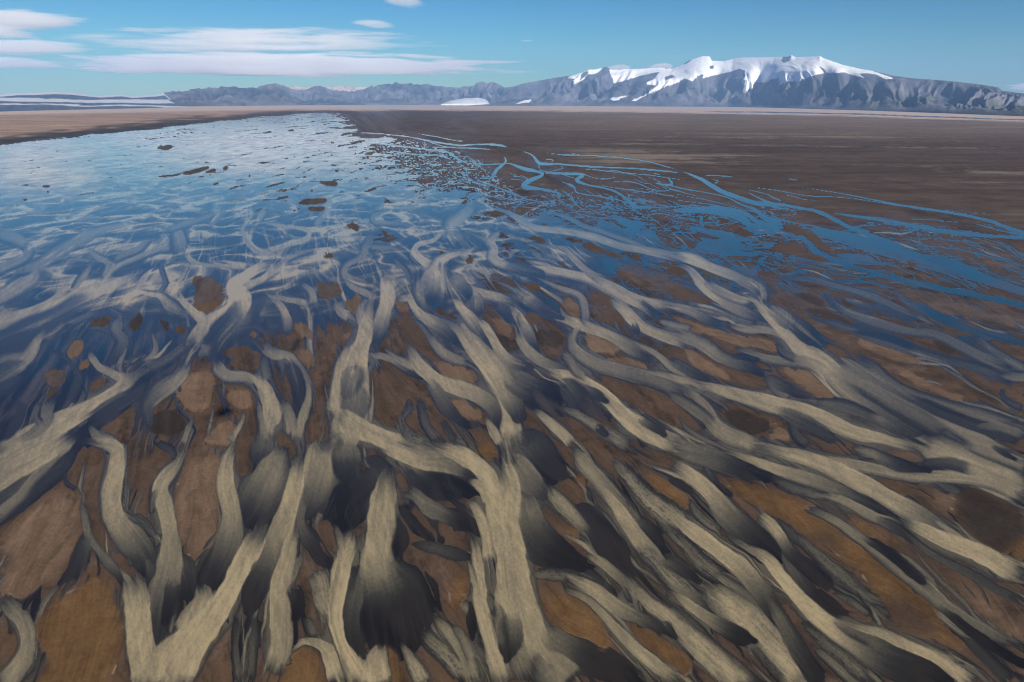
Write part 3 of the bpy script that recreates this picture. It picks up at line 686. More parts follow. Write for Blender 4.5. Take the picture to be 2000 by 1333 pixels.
T('F', [(850,280,30),(1000,320,50),(1150,400,60),(1300,450,66)], (.75,.75,.7), (.5,.5))
T('F', [(1150,410,50),(1280,470,60),(1380,540,40)], (.4,.3,.1), (.5,.5))
T('F', [(1270,395,30),(1380,450,76),(1560,530,96),(1750,600,96),(1900,690,100),(2030,760,100)], (.8,.9,.92,.92,.9), (.5,.3))
T('F', [(1290,450,24),(1400,550,40),(1500,625,44),(1700,720,54),(1850,805,54),(2030,890,54)], (.5,.4,.35,.4), (.3,.7))
T('F', [(640,310,30),(800,370,54),(950,435,54),(1100,540,66),(1250,660,70),(1400,780,70),(1550,900,70),(1700,1000,66),(1900,1110,66),(2030,1180,66)], (.55,.65,.65,.6,.55,.5), (.75,.3))
T('F', [(1100,520,50),(1250,620,60),(1400,750,50),(1440,780,24)], (.12,.05,.01), (.4,.4))
T('F', [(1520,900,40),(1700,1050,60),(1900,1180,50),(2030,1240,50)], (.02,.02), (.3,.4))
T('F', [(200,120,40),(250,200,54),(300,260,24)], (.5,.3,.03), (.4,.4))
T('F', [(-20,75,54),(120,165,76),(240,265,90),(330,380,130),(440,490,170),(560,590,160),(635,665,50)], (.92,.92,.88,.6,.3,.1,.02), (.5,.3))
T('F', [(0,190,30),(80,220,50),(140,270,24)], (.15,.02), (.4,.4))
T('F', [(120,280,30),(170,380,60),(250,450,60),(320,490,30)], (.55,.6,.65), (.5,.5), speck=.6)
T('F', [(650,560,60),(720,680,110),(800,820,80),(880,910,30)], (.5,.45,.25,.02), (.4,.4))
T('F', [(460,370,26),(560,430,60),(640,520,66),(700,620,66),(800,700,90),(900,770,80),(940,795,30)], (.9,.9,.85,.3,.08,.02,.01), (.4,.4))
T('F', [(840,850,110),(920,920,110),(1000,960,70)], (.05,.01,.0), (.3,.3))
T('F', [(700,470,26),(800,580,54),(920,690,70),(1000,760,70),(1120,850,50)], (.5,.55,.55), (.6,.5), speck=.8)
T('F', [(930,830,30),(1060,900,50),(1150,980,40)], (.5,.5), (.6,.6), speck=.7)
T('F', [(1140,890,16),(1180,980,24),(1210,1040,30)], (.6,.7), (.5,.5))
T('F', [(310,490,20),(430,560,54),(560,640,70),(640,740,80),(740,860,90),(850,970,110),(1000,1075,120),(1150,1160,160),(1330,1240,200),(1480,1310,180),(1580,1400,60)], (.85,.9,.95,1,1,.85,.5,.2,.06,.01), (.35,.35))
T('F', [(950,970,60),(1060,1030,90),(1180,1100,80)], (.6,.45,.4), (.5,.5), lobe=False)
T('F', [(970,985,30),(1100,1035,44),(1200,1060,54),(1330,1130,66),(1480,1190,70),(1600,1270,80),(1750,1370,90)], (.6,.8,.9,.92,.9), (.4,.4))
T('F', [(0,365,60),(120,460,80),(250,560,90),(400,670,110),(500,790,110),(580,900,110),(640,1030,50)], (.85,.9,.95,.9,.6,.25,.04), (.4,.35))
T('F', [(-20,440,60),(100,560,80),(220,680,100),(330,760,100)], (.5,.55,.6), (.6,.6), speck=.95)
T('F', [(-20,640,90),(90,700,90),(190,780,40)], (.45,.25,.03), (.5,.4))
T('F', [(0,780,50),(150,870,66),(270,945,30)], (.7,.5,.12), (.5,.4))
T('F', [(160,770,40),(300,870,150),(450,990,200),(560,1120,210),(700,1260,180),(820,1380,140)], (.8,.85,.9,.95,.95), (.5,.4), speck=.45)
T('F', [(560,850,50),(640,980,80),(720,1130,110),(800,1270,110),(850,1360,60)], (.6,.5,.35,.15,.03), (.5,.5))
T('F', [(0,825,26),(150,930,66),(280,1010,100),(400,1075,100),(490,1105,34)], (.85,.85,.6,.15,.02), (.4,.35))
T('F', [(-20,940,70),(100,1070,110),(220,1180,140),(350,1290,150),(460,1390,140)], (.85,.85,.85), (.5,.5), speck=.35)
T('F', [(-20,1010,80),(45,1085,30)], (.2,.02), (.4,.4))
T('F', [(700,950,40),(850,1080,70),(1000,1200,90),(1150,1340,110)], (.4,.5,.55), (.6,.6), speck=.9)
T('F', [(460,1110,40),(560,1230,60),(660,1340,60)], (.4,.4), (.6,.6), speck=.9)
T('F', [(1620,1060,30),(1760,1180,70),(1920,1330,80)], (.3,.3), (.6,.6), lobe=False)
# thin side threads leave the traced streams and seep away down the fan
for tile, pts, c, soft, kw in TRACED:
    if tile in 'GH' or max(c) < .2: continue
    ox, oy = TILES[tile]
    P = dense([(ox + x * KZ, oy + y * KZ, w * KZ) for x, y, w in pts])
    length = np.hypot(*np.diff(P[:, :2], axis=0).T).sum()
    for k in range(int(min(4, length / 55))):
        i = random.randrange(1, max(2, int(len(P) * .85)))
        x, y, w0 = P[i]
        d = P[min(i + 2, len(P) - 1), :2] - P[max(i - 2, 0), :2]
        ang = math.atan2(d[1], d[0])
        side = random.choice((-1, 1))
        ang += side * math.radians(random.uniform(8, 38))
        step = random.uniform(9, 24) * (.45 + .55 * min(1, max(0, (y - 300) / 600)))
        wd = max(2.2, w0 * random.uniform(.12, .40))
        path = [(x + side * 0, y, wd)]
        for q in range(random.randint(3, 7)):
            fl = math.atan2(y - FY, x - FX)
            dif = (fl - ang + math.pi) % (2 * math.pi) - math.pi
            ang += .35 * dif + random.uniform(-.28, .28)
            x += step * math.cos(ang); y += step * math.sin(ang) * .9
            path.append((x, y, wd * random.uniform(.6, 1.5)))
        c0 = float(np.mean(c)) * random.uniform(.6, 1.1)
        stream(path, (c0, c0 * .9, c0 * random.choice((.1, .5, .7))), random.choice(((.85, .4), (.4, .85), (.7, .7))), lobe=random.random() < .25, clear=random.uniform(.6, .95))
for tile, pts, c, soft, kw in TRACED: lay(tile, pts, c, soft, **kw)


# ----------------------------------------------------------------------------- dry bars traced on the plain
def blur(a, n):
    n = max(1, int(round(n * 1.7 / GRID)))
    for ax in (0, 1):
        c = np.cumsum(np.pad(a, [(n + 1, n) if k == ax else (0, 0) for k in (0, 1)], mode='edge'), axis=ax)
        sl1 = [slice(None)] * 2; sl2 = [slice(None)] * 2
        sl1[ax] = slice(2 * n + 1, None); sl2[ax] = slice(0, -(2 * n + 1))
        a = (c[tuple(sl1)] - c[tuple(sl2)]) / (2 * n + 1)
    return a


def soft_poly(tile, poly, n=3):
    ox, oy = TILES[tile] if tile else (0, 0)
    k = KZ if tile else 1.0
    P = [(ox + x * k, oy + y * k) for x, y in poly]
    xs = [p[0] for p in P]; ys = [p[1] for p in P]
    j0, j1 = np.searchsorted(UC, [min(xs) - 40, max(xs) + 40]); i0, i1 = np.searchsorted(VM, [min(ys) - 40, max(ys) + 40])
    m = np.zeros(U.shape)
    m[i0:i1, j0:j1] = blur(inside(UW[i0:i1, j0:j1], VW[i0:i1, j0:j1], P).astype(float), n)
    return m


FAR_BARS = [[(303,287),(330,283),(345,288),(325,294),(306,292)], [(340,290),(365,288),(352,294)], [(350,338),(395,326),(420,324),(400,334),(365,345)], [(390,340),(420,328),(426,334),(408,340)],
            [(432,326),(449,323),(445,332),(436,336)], [(435,313),(458,310),(452,316)], [(535,387),(570,380),(563,389),(545,392)], [(575,398),(600,387),(640,388),(636,398),(600,402)], [(600,404),(638,404),(630,414),(602,413)],
            [(575,407),(592,406),(590,412)], [(613,352),(662,355),(660,366),(630,362)], [(595,372),(615,368),(612,376)], [(60,366),(105,358),(95,368)], [(88,325),(108,320),(104,326)], [(40,315),(70,310),(66,316)], [(20,345),(45,340),(40,346)],
            [(475,343),(495,340),(488,348)], [(555,305),(585,303),(575,309)], [(620,278),(660,275),(650,282)], [(550,254),(580,252),(570,258)], [(510,258),(535,255),(528,262)], [(690,300),(740,296),(725,304)], [(680,316),(720,314),(712,320)], [(60,325),(85,322),(78,329)],
            [(810,352),(850,350),(843,358),(820,360)], [(700,255),(735,252),(724,259)], [(760,338),(790,340),(785,345)], [(640,330),(672,332),(660,338)], [(30,392),(60,386),(50,394)], [(80,376),(100,370),(96,378)]]
BARS = [  # tile, outline, tone, dryness of the bar
    ('D', [(20,500),(140,380),(300,290),(430,300),(450,430),(440,560),(380,660),(250,780),(130,880),(20,820),(40,680)], 'tan', 1),
    ('D', [(180,990),(350,860),(560,720),(620,850),(690,960),(700,1100),(640,1250),(560,1400),(150,1400),(260,1180),(200,1080)], 'orange', 1),
    ('D', [(1040,120),(1240,30),(1230,300),(1210,560),(1090,690),(1050,600),(960,330)], 'tan', 1),
    ('D', [(690,60),(850,40),(900,150),(850,260),(760,280),(690,200)], 'brown', .6),
    ('D', [(1600,1200),(1690,1130),(1780,1190),(1790,1400),(1560,1400)], 'orange', 1),
    ('D', [(1770,400),(1850,420),(1890,580),(1830,680),(1760,560)], 'brown', .8),
    ('A', [(830,1190),(870,1155),(960,1150),(1040,1190),(1050,1260),(960,1290),(850,1280)], 'dark', 1),
    ('A', [(970,1020),(1080,940),(1180,930),(1200,1000),(1140,1150),(1080,1160),(1000,1080)], 'tan', .9),
    ('A', [(1120,1330),(1200,1240),(1280,1200),(1320,1240),(1290,1340)], 'tan', 1),
    ('A', [(1280,1040),(1400,1040),(1420,1120),(1350,1150),(1280,1100)], 'tan', .9),
    ('A', [(1070,400),(1180,400),(1230,450),(1260,510),(1200,590),(1130,620),(1080,560)], 'wet', .7),
    ('A', [(1090,560),(1190,540),(1240,540),(1190,600),(1130,610)], 'orange', .8),
    ('A', [(710,670),(760,610),(800,620),(790,690),(730,710)], 'dark', .9),
    ('A', [(500,640),(560,620),(640,640),(600,690),(510,690)], 'brown', .7),
    ('A', [(590,620),(640,615),(650,640),(600,650)], 'orange', .8),
    ('A', [(360,820),(430,750),(490,770),(440,840),(380,860)], 'tan', .9),
    ('A', [(430,880),(490,850),(500,900),(440,940)], 'tan', .9),
    ('A', [(250,930),(350,910),(370,980),(310,1020),(250,990)], 'wet', .8),
    ('A', [(1200,790),(1340,790),(1430,830),(1380,850),(1240,850)], 'brown', .8),
    ('A', [(1320,690),(1400,700),(1460,740),(1400,750)], 'tan', .8),
    ('A', [(1640,650),(1700,660),(1760,740),(1720,760),(1640,700)], 'tan', .8),
    ('A', [(1760,430),(1880,430),(1910,500),(1830,540),(1760,510)], 'wet', .7),
    ('A', [(1920,540),(2000,490),(2020,600),(1950,610)], 'tan', .8),
    ('A', [(1780,280),(1850,265),(1890,290),(1830,310)], 'brown', .9),
    ('A', [(1640,810),(1740,810),(1760,900),(1690,910)], 'tan', .8),
    ('A', [(880,640),(920,640),(960,680),(930,720),(900,700)], 'dark', .8),
    ('A', [(980,680),(1030,660),(1040,710),(990,740)], 'brown', .8),
    ('A', [(560,1040),(640,1010),(600,1060),(500,1090)], 'tan', .9),
    ('B', [(330,540),(400,540),(430,600),(360,600)], 'tan', .9),
    ('B', [(340,640),(430,630),(560,760),(600,850),(500,840),(420,740)], 'brown', 1),
    ('B', [(560,860),(680,870),(800,950),(790,1000),(640,970)], 'tan', 1),
    ('B', [(230,960),(300,920),(390,980),(420,1060),(360,1180),(260,1180),(210,1060)], 'brown', 1),
    ('B', [(650,1080),(720,1080),(830,1160),(820,1210),(700,1170)], 'tan', 1),
    ('B', [(740,300),(780,280),(800,310),(760,340)], 'brown', 1),
    ('B', [(570,270),(600,250),(640,260),(610,290)], 'brown', 1),
    ('B', [(880,640),(980,660),(1010,740),(930,740)], 'tan', .9),
    ('B', [(890,700),(980,740),(1000,800),(950,800)], 'dark', 1),
    ('B', [(1060,610),(1140,600),(1180,650),(1100,680)], 'brown', .9),
    ('B', [(1100,700),(1230,700),(1310,760),(1260,800),(1130,780)], 'dark', .9),
    ('B', [(1380,710),(1500,730),(1600,800),(1560,850),(1440,810)], 'tan', 1),
    ('B', [(1440,860),(1600,850),(1780,900),(1700,930),(1560,890)], 'tan', .9),
    ('B', [(1430,940),(1560,950),(1680,1030),(1800,1130),(1720,1130),(1560,1050)], 'brown', 1),
    ('B', [(1040,410),(1150,430),(1180,480),(1100,480)], 'brown', .8),
    ('B', [(1350,220),(1450,215),(1640,280),(1600,300),(1450,270)], 'brown', .9),
    ('B', [(1850,340),(1960,350),(1990,390),(1900,390)], 'brown', 1),
    ('B', [(1420,490),(1520,500),(1620,560),(1500,570)], 'brown', .8),
    ('B', [(1300,520),(1380,560),(1390,640),(1330,630),(1260,560)], 'tan', .7),
    ('B', [(1500,560),(1600,600),(1660,680),(1540,650)], 'brown', .9),
    ('B', [(1030,180),(1120,170),(1240,210),(1150,220)], 'brown', .8),
    ('B', [(880,40),(940,40),(980,65),(900,70)], 'brown', 1),
    ('B', [(80,90),(110,100),(150,130),(130,155),(90,130)], 'brown', 1),
    ('B', [(255,150),(300,150),(330,170),(280,180)], 'brown', 1),
    ('C', [(310,110),(400,110),(560,180),(760,220),(740,240),(560,200),(420,170)], 'brown', .9),
    ('C', [(540,225),(700,240),(900,300),(960,340),(760,300)], 'brown', 1),
    ('C', [(600,120),(720,120),(860,180),(900,230),(1000,290),(880,250),(760,180)], 'brown', 1),
    ('C', [(1310,310),(1380,305),(1440,330),(1370,340)], 'brown', 1),
    ('C', [(10,340),(80,340),(140,370),(60,380)], 'brown', 1),
    ('C', [(0,450),(130,470),(290,540),(200,550),(60,520)], 'brown', 1),
    ('C', [(690,480),(780,490),(900,550),(860,570),(750,530)], 'dark', .9),
    ('C', [(950,520),(1050,540),(1090,570),(1010,570)], 'dark', .9),
    ('C', [(740,560),(900,590),(1080,680),(1000,680),(830,620)], 'dark', .9),
    ('C', [(1230,450),(1400,470),(1600,540),(1900,620),(1990,690),(1800,650),(1520,600),(1340,520)], 'wet', .8),
    ('C', [(1470,750),(1550,760),(1650,830),(1560,840)], 'dark', .9),
    ('C', [(1880,1010),(1960,1010),(2020,1080),(1940,1070)], 'brown', 1),
    ('C', [(300,1150),(450,1150),(580,1200),(600,1260),(480,1290),(350,1240)], 'dark', 1),
    ('C', [(560,1200),(680,1260),(700,1330),(560,1300),(610,1250)], 'tan', 1),
    ('C', [(620,900),(800,920),(900,1020),(960,1080),(860,1090),(720,1000)], 'tan', .9),
    ('C', [(100,780),(200,840),(330,920),(380,980),(260,960),(140,880)], 'tan', 1),
    ('C', [(1200,850),(1350,920),(1500,1010),(1700,1080),(1600,1100),(1400,1010)], 'tan', .9),
    ('C', [(0,600),(150,660),(350,720),(600,760),(640,820),(400,780),(150,720)], 'tan', .9),
    ('C', [(1050,740),(1300,810),(1480,880),(1300,870),(1100,800)], 'tan', .8),
    ('E', [(1180,830),(1350,850),(1500,1000),(1560,1130),(1500,1180),(1300,1080),(1210,960)], 'orange', 1),
    ('E', [(690,740),(740,700),(760,760),(720,900),(660,990),(660,850)], 'orange', 1),
    ('E', [(270,1110),(350,1150),(420,1340),(310,1340)], 'orange', 1),
    ('E', [(420,340),(520,350),(600,420),(660,520),(560,520),(480,440)], 'brown', 1),
    ('E', [(750,0),(900,0),(900,110),(820,80)], 'orange', 1),
    ('E', [(1340,150),(1440,190),(1460,240),(1360,240)], 'orange', 1),
    ('E', [(1300,400),(1400,480),(1400,560),(1310,500)], 'orange', .8),
    ('E', [(1600,880),(1720,1000),(1880,1120),(1990,1200),(1990,1330),(1830,1200),(1680,1080)], 'orange', 1),
    ('E', [(1680,120),(1850,200),(1980,330),(1990,400),(1820,270)], 'orange', 1),
    ('F', [(300,170),(500,220),(760,330),(950,490),(1100,570),(1350,740),(1500,890),(1550,1010),(1700,1150),(1560,1120),(1300,1020),(1180,860),(1080,700),(850,540),(600,420),(400,290)], 'orange', 1),
    ('F', [(760,480),(900,500),(1010,570),(960,600),(840,540)], 'dark', .8),
    ('F', [(1210,870),(1300,860),(1430,920),(1510,1040),(1480,1090),(1330,1050),(1230,960)], 'brown', 1),
    ('F', [(1620,260),(1700,250),(1850,310),(1990,400),(2030,540),(1900,640),(1760,560),(1640,440)], 'dark', 1),
    ('F', [(1450,290),(1600,275),(1610,400),(1560,380)], 'tan', 1),
    ('F', [(1910,590),(2030,540),(2030,670),(1930,650)], 'orange', 1),
    ('F', [(920,370),(1100,420),(1200,500),(1350,600),(1280,600),(1080,480)], 'orange', .8),
    ('F', [(1640,820),(1760,860),(1900,960),(2010,1120),(1850,1050),(1700,920)], 'tan', .9),
    ('F', [(0,240),(80,290),(150,420),(60,380)], 'orange', 1),
    ('F', [(1100,160),(1300,190),(1450,290),(1320,290),(1180,230)], 'brown', .9),
    ('F', [(1100,0),(1300,20),(1430,80),(1600,120),(1420,100),(1250,60)], 'tan', .8),
]
BARS += [(None, b, 'brown', .9) for k, b in enumerate(FAR_BARS)]
TONE = dict(tan=(.190, .124, .080), orange=(.165, .092, .040), brown=(.098, .064, .044), dark=(.046, .036, .030), wet=(.125, .095, .085))

# ----------------------------------------------------------------------------- tints of sand and water
c_brown = np.array((.112, .070, .045)); c_dark = np.array((.028, .021, .018))
c_plain = np.array((.078, .056, .045)); c_streak = np.array((.235, .195, .155)); c_beige = np.array((.56, .43, .35))
c_left = np.array((.36, .245, .18))
# the current: direction of flow everywhere, then silt and current lines carried along it
rx, ry = (U - FX) / FR, (V - FY) / FR
bend = 1.1 * fbm(FA * 9, FLOW_L * 4, 3, 301) + .7 * ss(600, 350, V) * wx
rx, ry = rx * np.cos(bend) - ry * np.sin(bend), rx * np.sin(bend) + ry * np.cos(bend)
TXb, TYb, TWb = blur(TX, 5), blur(TY, 5), blur(TW, 5)
dirx = TX + .6 * TXb + rx * np.clip(1.1 - TW - .6 * TWb, .04, 1)
diry = TY + .6 * TYb + ry * np.clip(1.1 - TW - .6 * TWb, .04, 1)
nn = np.hypot(dirx, diry) + 1e-6
stepl = 2.4 * np.clip((V - 190) / 480, .18, 1.25)
# fine strands follow the current between the traced streams, splitting and rejoining
def follow(x, y, n, step):
    path = []
    wob, ang = random.uniform(0, 6.28), random.uniform(.05, .22)
    for k in range(n):
        path.append((x, y))
        i = min(NR - 1, max(0, int(np.searchsorted(VM, y)))); j = min(NC - 1, max(0, int(np.searchsorted(UC, x))))
        dx, dy = dirx[i, j] / nn[i, j], diry[i, j] / nn[i, j]
        a_ = ang * math.sin(wob + k * .7)
        x += step * (dx * math.cos(a_) - dy * math.sin(a_)); y += step * (dx * math.sin(a_) + dy * math.cos(a_))
    return path


for q in range(2600):
    if q < 2200:
        y = 440 + 860 * random.random() ** 1.25; x = random.uniform(-120, 2120); clear_water = False
    else:
        y = random.uniform(285, 520); x = random.uniform(820, 2150); clear_water = True
    i = int(np.searchsorted(VM, y)); j = int(np.searchsorted(UC, x))
    if i >= NR - 1 or j >= NC - 1 or V[i, j] < 250: continue
    lv = LEVEL[i, j]
    if clear_water and (lv > .1 or lv < -.85): continue
    if not clear_water and lv < -1.5: continue
    s_ = min(1.2, max(.22, (y - 200) / 620))
    n = random.randint(6, 16) * (2 if clear_water else 1)
    path = follow(x, y, n, random.uniform(13, 26) * s_)
    wd = random.choice((random.uniform(1.8, 4), random.uniform(2.5, 11))) * s_ * (1 if random.random() < .85 else 1.8)
    if clear_water: wd = random.uniform(1.6, 3.4)
    pts = [(px_, py_, max(1.4, wd * (.25 + .75 * math.sin(math.pi * (k + .4) / (n - .2))))) for k, (px_, py_) in enumerate(path)]
    if clear_water: stream(pts, (.012, .012), (0, 0), lobe=False, under=True); continue
    c0 = random.uniform(.42, .9)
    if random.random() < .12: c0 = .06
    stream(pts, (c0, c0, c0 * random.uniform(.3, 1)), random.choice(((.9, .4), (.4, .9), (.6, .6))), lobe=random.random() < .2, clear=random.uniform(.6, 1), under=True)
DI = (diry / nn * stepl / np.gradient(DV)[:, None]).astype(np.float32)
DJ = (dirx / nn * stepl / np.gradient(UC)[None, :]).astype(np.float32)


def carry(fields, up, down, decay):
    out = [f.astype(np.float32).copy() for f in fields]
    tot = 1.0
    I0, J0 = np.meshgrid(np.arange(NR, dtype=np.float32), np.arange(NC, dtype=np.float32), indexing='ij')
    for sign, n in ((-1, up), (1, down)):
        I, J = I0.copy(), J0.copy()
        for k in range(n):
            ii = np.clip(np.rint(I), 0, NR - 1).astype(np.int32); jj = np.clip(np.rint(J), 0, NC - 1).astype(np.int32)
            fl = ii * NC + jj
            I = np.clip(I + sign * DI.ravel()[fl], 0, NR - 1); J = np.clip(J + sign * DJ.ravel()[fl], 0, NC - 1)
            fl = np.rint(I).astype(np.int32) * NC + np.rint(J).astype(np.int32)
            w = math.exp(-(k + 1) / decay)
            tot += w
            for o, f in zip(out, fields): o += w * f.ravel()[fl]
    return [o / tot for o in out]


white = rng.standard_normal(U.shape).astype(np.float32)
w_fine, w_mid, w_wide = white, blur(rng.standard_normal(U.shape).astype(np.float32), 1), blur(rng.standard_normal(U.shape).astype(np.float32), 3)
l1, l2, l3 = carry([w_fine, w_mid, w_wide], 24, 24, 16.)
l1, l2, l3 = l1 / l1.std(), l2 / l2.std(), l3 / l3.std()
streak = .65 * l1 + .6 * l2 + .35 * l3
streak_n = streak / streak.std()
Cc, Kc = carry([C.astype(np.float32), K.astype(np.float32)], 18, 2, 6.5)
near_c = ss(400, 560, V)
wide_z = ss(330, 430, V) * ss(900, 700, V) * K
C = np.clip(lerp(C, Cc, .48 * near_c) * (1 + (.022 * streak_n + .012 * l1 + .03 * w_mid / w_mid.std()) * ss(.0, .3, Cc) * near_c) + .012 * streak_n * near_c, 0, 1.1)
thr = .55 * l2 + .75 * l3; thr = thr / thr.std()
C = np.clip(C + wide_z * (.34 * ss(.7, 2.4, thr) + .10 * ss(1.2, 2.6, l1)) * (1 - ss(.35, .7, C)), 0, 1.1)
C = C * (1 + .35 * ss(680, 560, V) * ss(380, 450, V))
near_f = ss(330, 480, V)
K = lerp(K, ss(.34, .60, lerp(K, Kc, .45) + .02 * streak_n), near_f)
K0 = K
Kw = .5 * blur(K0, 6) + .5 * blur(K0, 15)
st = .6 * fbm(FA * 60, FLOW_L * 7.0 + .3 * wx, 4, 61, .6) + .5 * polar_n + .25 * sheet
w3 = lambda a: a[..., None]
swx, swy = fbm(GXW / 18, GYW / 18, 4, 111), fbm(GXW / 18 + 7, GYW / 18, 4, 113)
swirl = fbm(FA * 22 + 1.2 * swx, FLOW_L * 7 + 1.2 * swy, 5, 115, .62)
veins = 1 - np.abs(fbm(FA * 34 + 1.6 * swx, FLOW_L * 10 + 1.6 * swy, 4, 119, .6)) * 3
st = .35 * st + .65 * swirl + .07 * streak_n
sand = lerp(c_dark, c_brown, w3(ss(-.50, .15, st)))
sand = lerp(sand, np.array((.17, .122, .092)), w3(.7 * ss(.15, .55, swirl + .3 * swx)))
sand = sand * w3(1 - .15 * ss(.72, .95, veins))
oran = ss(850, 1250, V) * ss(-.2, .4, fbm(FA * 14, FLOW_L * 6, 3, 67))
sand = lerp(sand, np.array((.15, .088, .045)), w3(.5 * oran))
# dry plain on the right and far away
far_st = fbm(GXW / 420, GYW / 90, 5, 71, .6)
far_st2 = fbm(GXW / 900 + 3, GYW / 210, 4, 75, .6)
tilt_st = .6 * fbm((GXW + .25 * GYW) / 150, (GYW - .10 * GXW) / 16, 4, 77, .6) + .7 * fbm((GXW + .3 * GYW) / 40, (GYW - .12 * GXW) / 26, 4, 79, .65)
pl = lerp(c_plain * .75, c_plain * 1.45, w3(ss(-.4, .45, .6 * far_st + .7 * tilt_st)))
pl = lerp(pl, c_streak, w3(.85 * ss(.12, .5, far_st2 + .35 * tilt_st) * ss(430, 330, V - .04 * (U - 1300)) * ss(.2, .9, ss(900, 1300, U))))
pl = lerp(pl, np.array((.235, .175, .14)), w3(ss(285, 226, V - .012 * (U - 1300)) * ss(800, 1200, U) * (.65 + .6 * far_st2)))
plain_w = ss(-.75, -1.05, LEVEL + .15 * sheet) * ss(760, 560, V)
bar_dry = np.zeros_like(U)
sand = lerp(sand, pl, w3(plain_w))
lefty = ss(6, 12, shore - V) * ss(760, 660, U)
lp = lerp(c_left * .72, c_left * 1.2, w3(ss(-.4, .4, far_st)))
sand = lerp(sand, lp, w3(lefty))
dark_shore = ss(14, 9, np.abs(V - shore + 4 + 3 * noise(U / 60, V / 5, 8))) * ss(430, 380, U) * ss(-.3, .4, noise(U / 50, V / 4, 9) + .3)
sand = lerp(sand, np.array((.035, .032, .03)), w3(.75 * dark_shore * (V < shore + 6)))
beige = ss(18.5, 12.5, DV)[:, None] * (.75 + .25 * far_st)
beige_y = np.interp(U, [-1200, -300, 0, 500, 900, 1300, 1650, 2000, 2300, 3200], [50, 34, 28, 17, 15.5, 18, 23, 33, 42, 70])
beige = ss(beige_y + 3, beige_y - 1, np.broadcast_to(DV[:, None], U.shape) + 4.5 * far_st)
sand = lerp(sand, c_beige * (1 + .12 * w3(far_st)), w3(.9 * beige))
far_river = ss(1.3, .5, np.abs(np.broadcast_to(DV[:, None], U.shape) - (beige_y - 3.2) - .8 * noise(U / 90, V * 0, 12))) * ss(1350, 1450, U)
K = np.maximum(K0, .95 * far_river)
bar_n = fbm(FA * 55 + .6 * swx, FLOW_L * 16 + .6 * swy, 4, 171, .6)
fine_tex = fbm(GXW / 2.2, GYW / 2.2, 3, 81)
for tile, poly, tone, dry in BARS:
    m = soft_poly(tile, poly, (9 if tile in 'DEF' else 4) if tile else 2)
    m = np.clip(m * (1 + .25 * swirl + .06 * streak_n), 0, 1)
    if tile and tile in 'ABC': m = ss(.25, .75, m + 2.2 * m * (1 - m) * (bar_n + .12 * streak_n))
    tex = w3((.62 + .62 * ss(-.6, .6, st + .2 * fine_tex)) * (1 - .1 * ss(.74, .95, veins)))
    covered = 1 - .94 * ss(.3, .8, TCOV) * ss(.10, .25, C) * (tile is not None)      # silty streams run over the bar's foot
    mm = m * dry * covered
    sand = lerp(sand, np.array(TONE[tone]) * tex, w3(mm))
    bar_dry = np.maximum(bar_dry, ss(.25, .7, mm))
# thin sheets of greyer water seep between the streams
load = blur(blur(np.clip(C, 0, 1) * K, 9), 9)
film = ss(.21, .38, load * (1 + .7 * swirl) + .08 * polar_n) * ss(480, 640, V) * .96
c_film = np.clip(1.15 * load * (1 + .5 * swirl + .12 * streak_n), 0, .5)
Kf = K + film * (1 - K)
C = (C * K + c_film * film * (1 - K)) / np.maximum(Kf, 1e-4)
K = np.clip(Kf, 0, 1)
K = K * (1 - bar_dry)
grain = fbm(GXW / 1.1, GYW / 1.1, 3, 85, .7)
sand = sand * w3(1 + .17 * grain + .12 * n_big1 + (.03 * l1 + .04 * l2) * ss(430, 560, V))
# pale crusts at the rims of the bars
rim = ss(.05, .2, bar_dry) * ss(.75, .45, bar_dry) * ss(.25, .5, fbm(GXW / 5, GYW / 5, 3, 89))
sand = lerp(sand, np.array((.36, .27, .19)), w3(.5 * rim))
damp = np.clip(.55 * blur(K, 1) + .75 * Kw * (1 + .9 * st), 0, 1) * (1 - .55 * bar_dry)
sand = sand * w3(1 - .48 * damp)

# braided standing waves and fine current lines in the silt
rp = fbm(FA * 70 + 14 * FLOW_L, FLOW_L * 16 - FA * 9, 3, 91, .6)
rq = fbm(FA * 70 - 14 * FLOW_L, FLOW_L * 16 + FA * 9, 3, 95, .6)
cur = fbm(FA * 120, FLOW_L * 8, 3, 99, .6)
sil = np.clip(C * (1 + .15 * rp * ss(.4, .8, C) + .15 * rq * ss(.4, .8, C) + .03 * cur + .04 * grain), 0, 1.05)
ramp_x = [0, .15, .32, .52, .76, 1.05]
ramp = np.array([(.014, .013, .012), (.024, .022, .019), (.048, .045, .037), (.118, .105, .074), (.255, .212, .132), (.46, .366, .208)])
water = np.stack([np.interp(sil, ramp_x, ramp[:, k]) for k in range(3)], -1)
water = lerp(water, np.array((.016, .080, .122)), w3(.9 * ss(.20, .03, sil) * ss(780, 520, V)))  # clear far water: glacial blue, painted stronger to stand in for sky reflection
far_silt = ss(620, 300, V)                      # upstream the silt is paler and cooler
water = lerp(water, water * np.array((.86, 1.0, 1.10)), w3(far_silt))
shallow = ss(-.2, .35, fbm(FA * 30, FLOW_L * 6, 3, 103) + .14 * streak_n) * ss(.28, .05, C) * ss(440, 540, V) * (.25 + .75 * ss(900, 740, V))
water = lerp(water, np.array((.096, .074, .058)), w3(.8 * shallow))
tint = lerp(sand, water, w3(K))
mid_film = ss(860, 560, V) * (1 - plain_w) * (.55 + .6 * polar_n) * (1 - lefty)
wet = np.clip(np.maximum(K, np.maximum(.55 * damp * (1 - bar_dry), .9 * mid_film * (1 - .4 * bar_dry))), 0, 1)
print('K mean', K.mean())

relief = (.03 + .05 * np.clip(n_big1, -.4, 1) + .06 * bar_dry) * (1 - ss(.1, .6, K)) - .05 * ss(.25, .6, K)
relief = relief * np.clip(1500 / RAD, 0, 1)


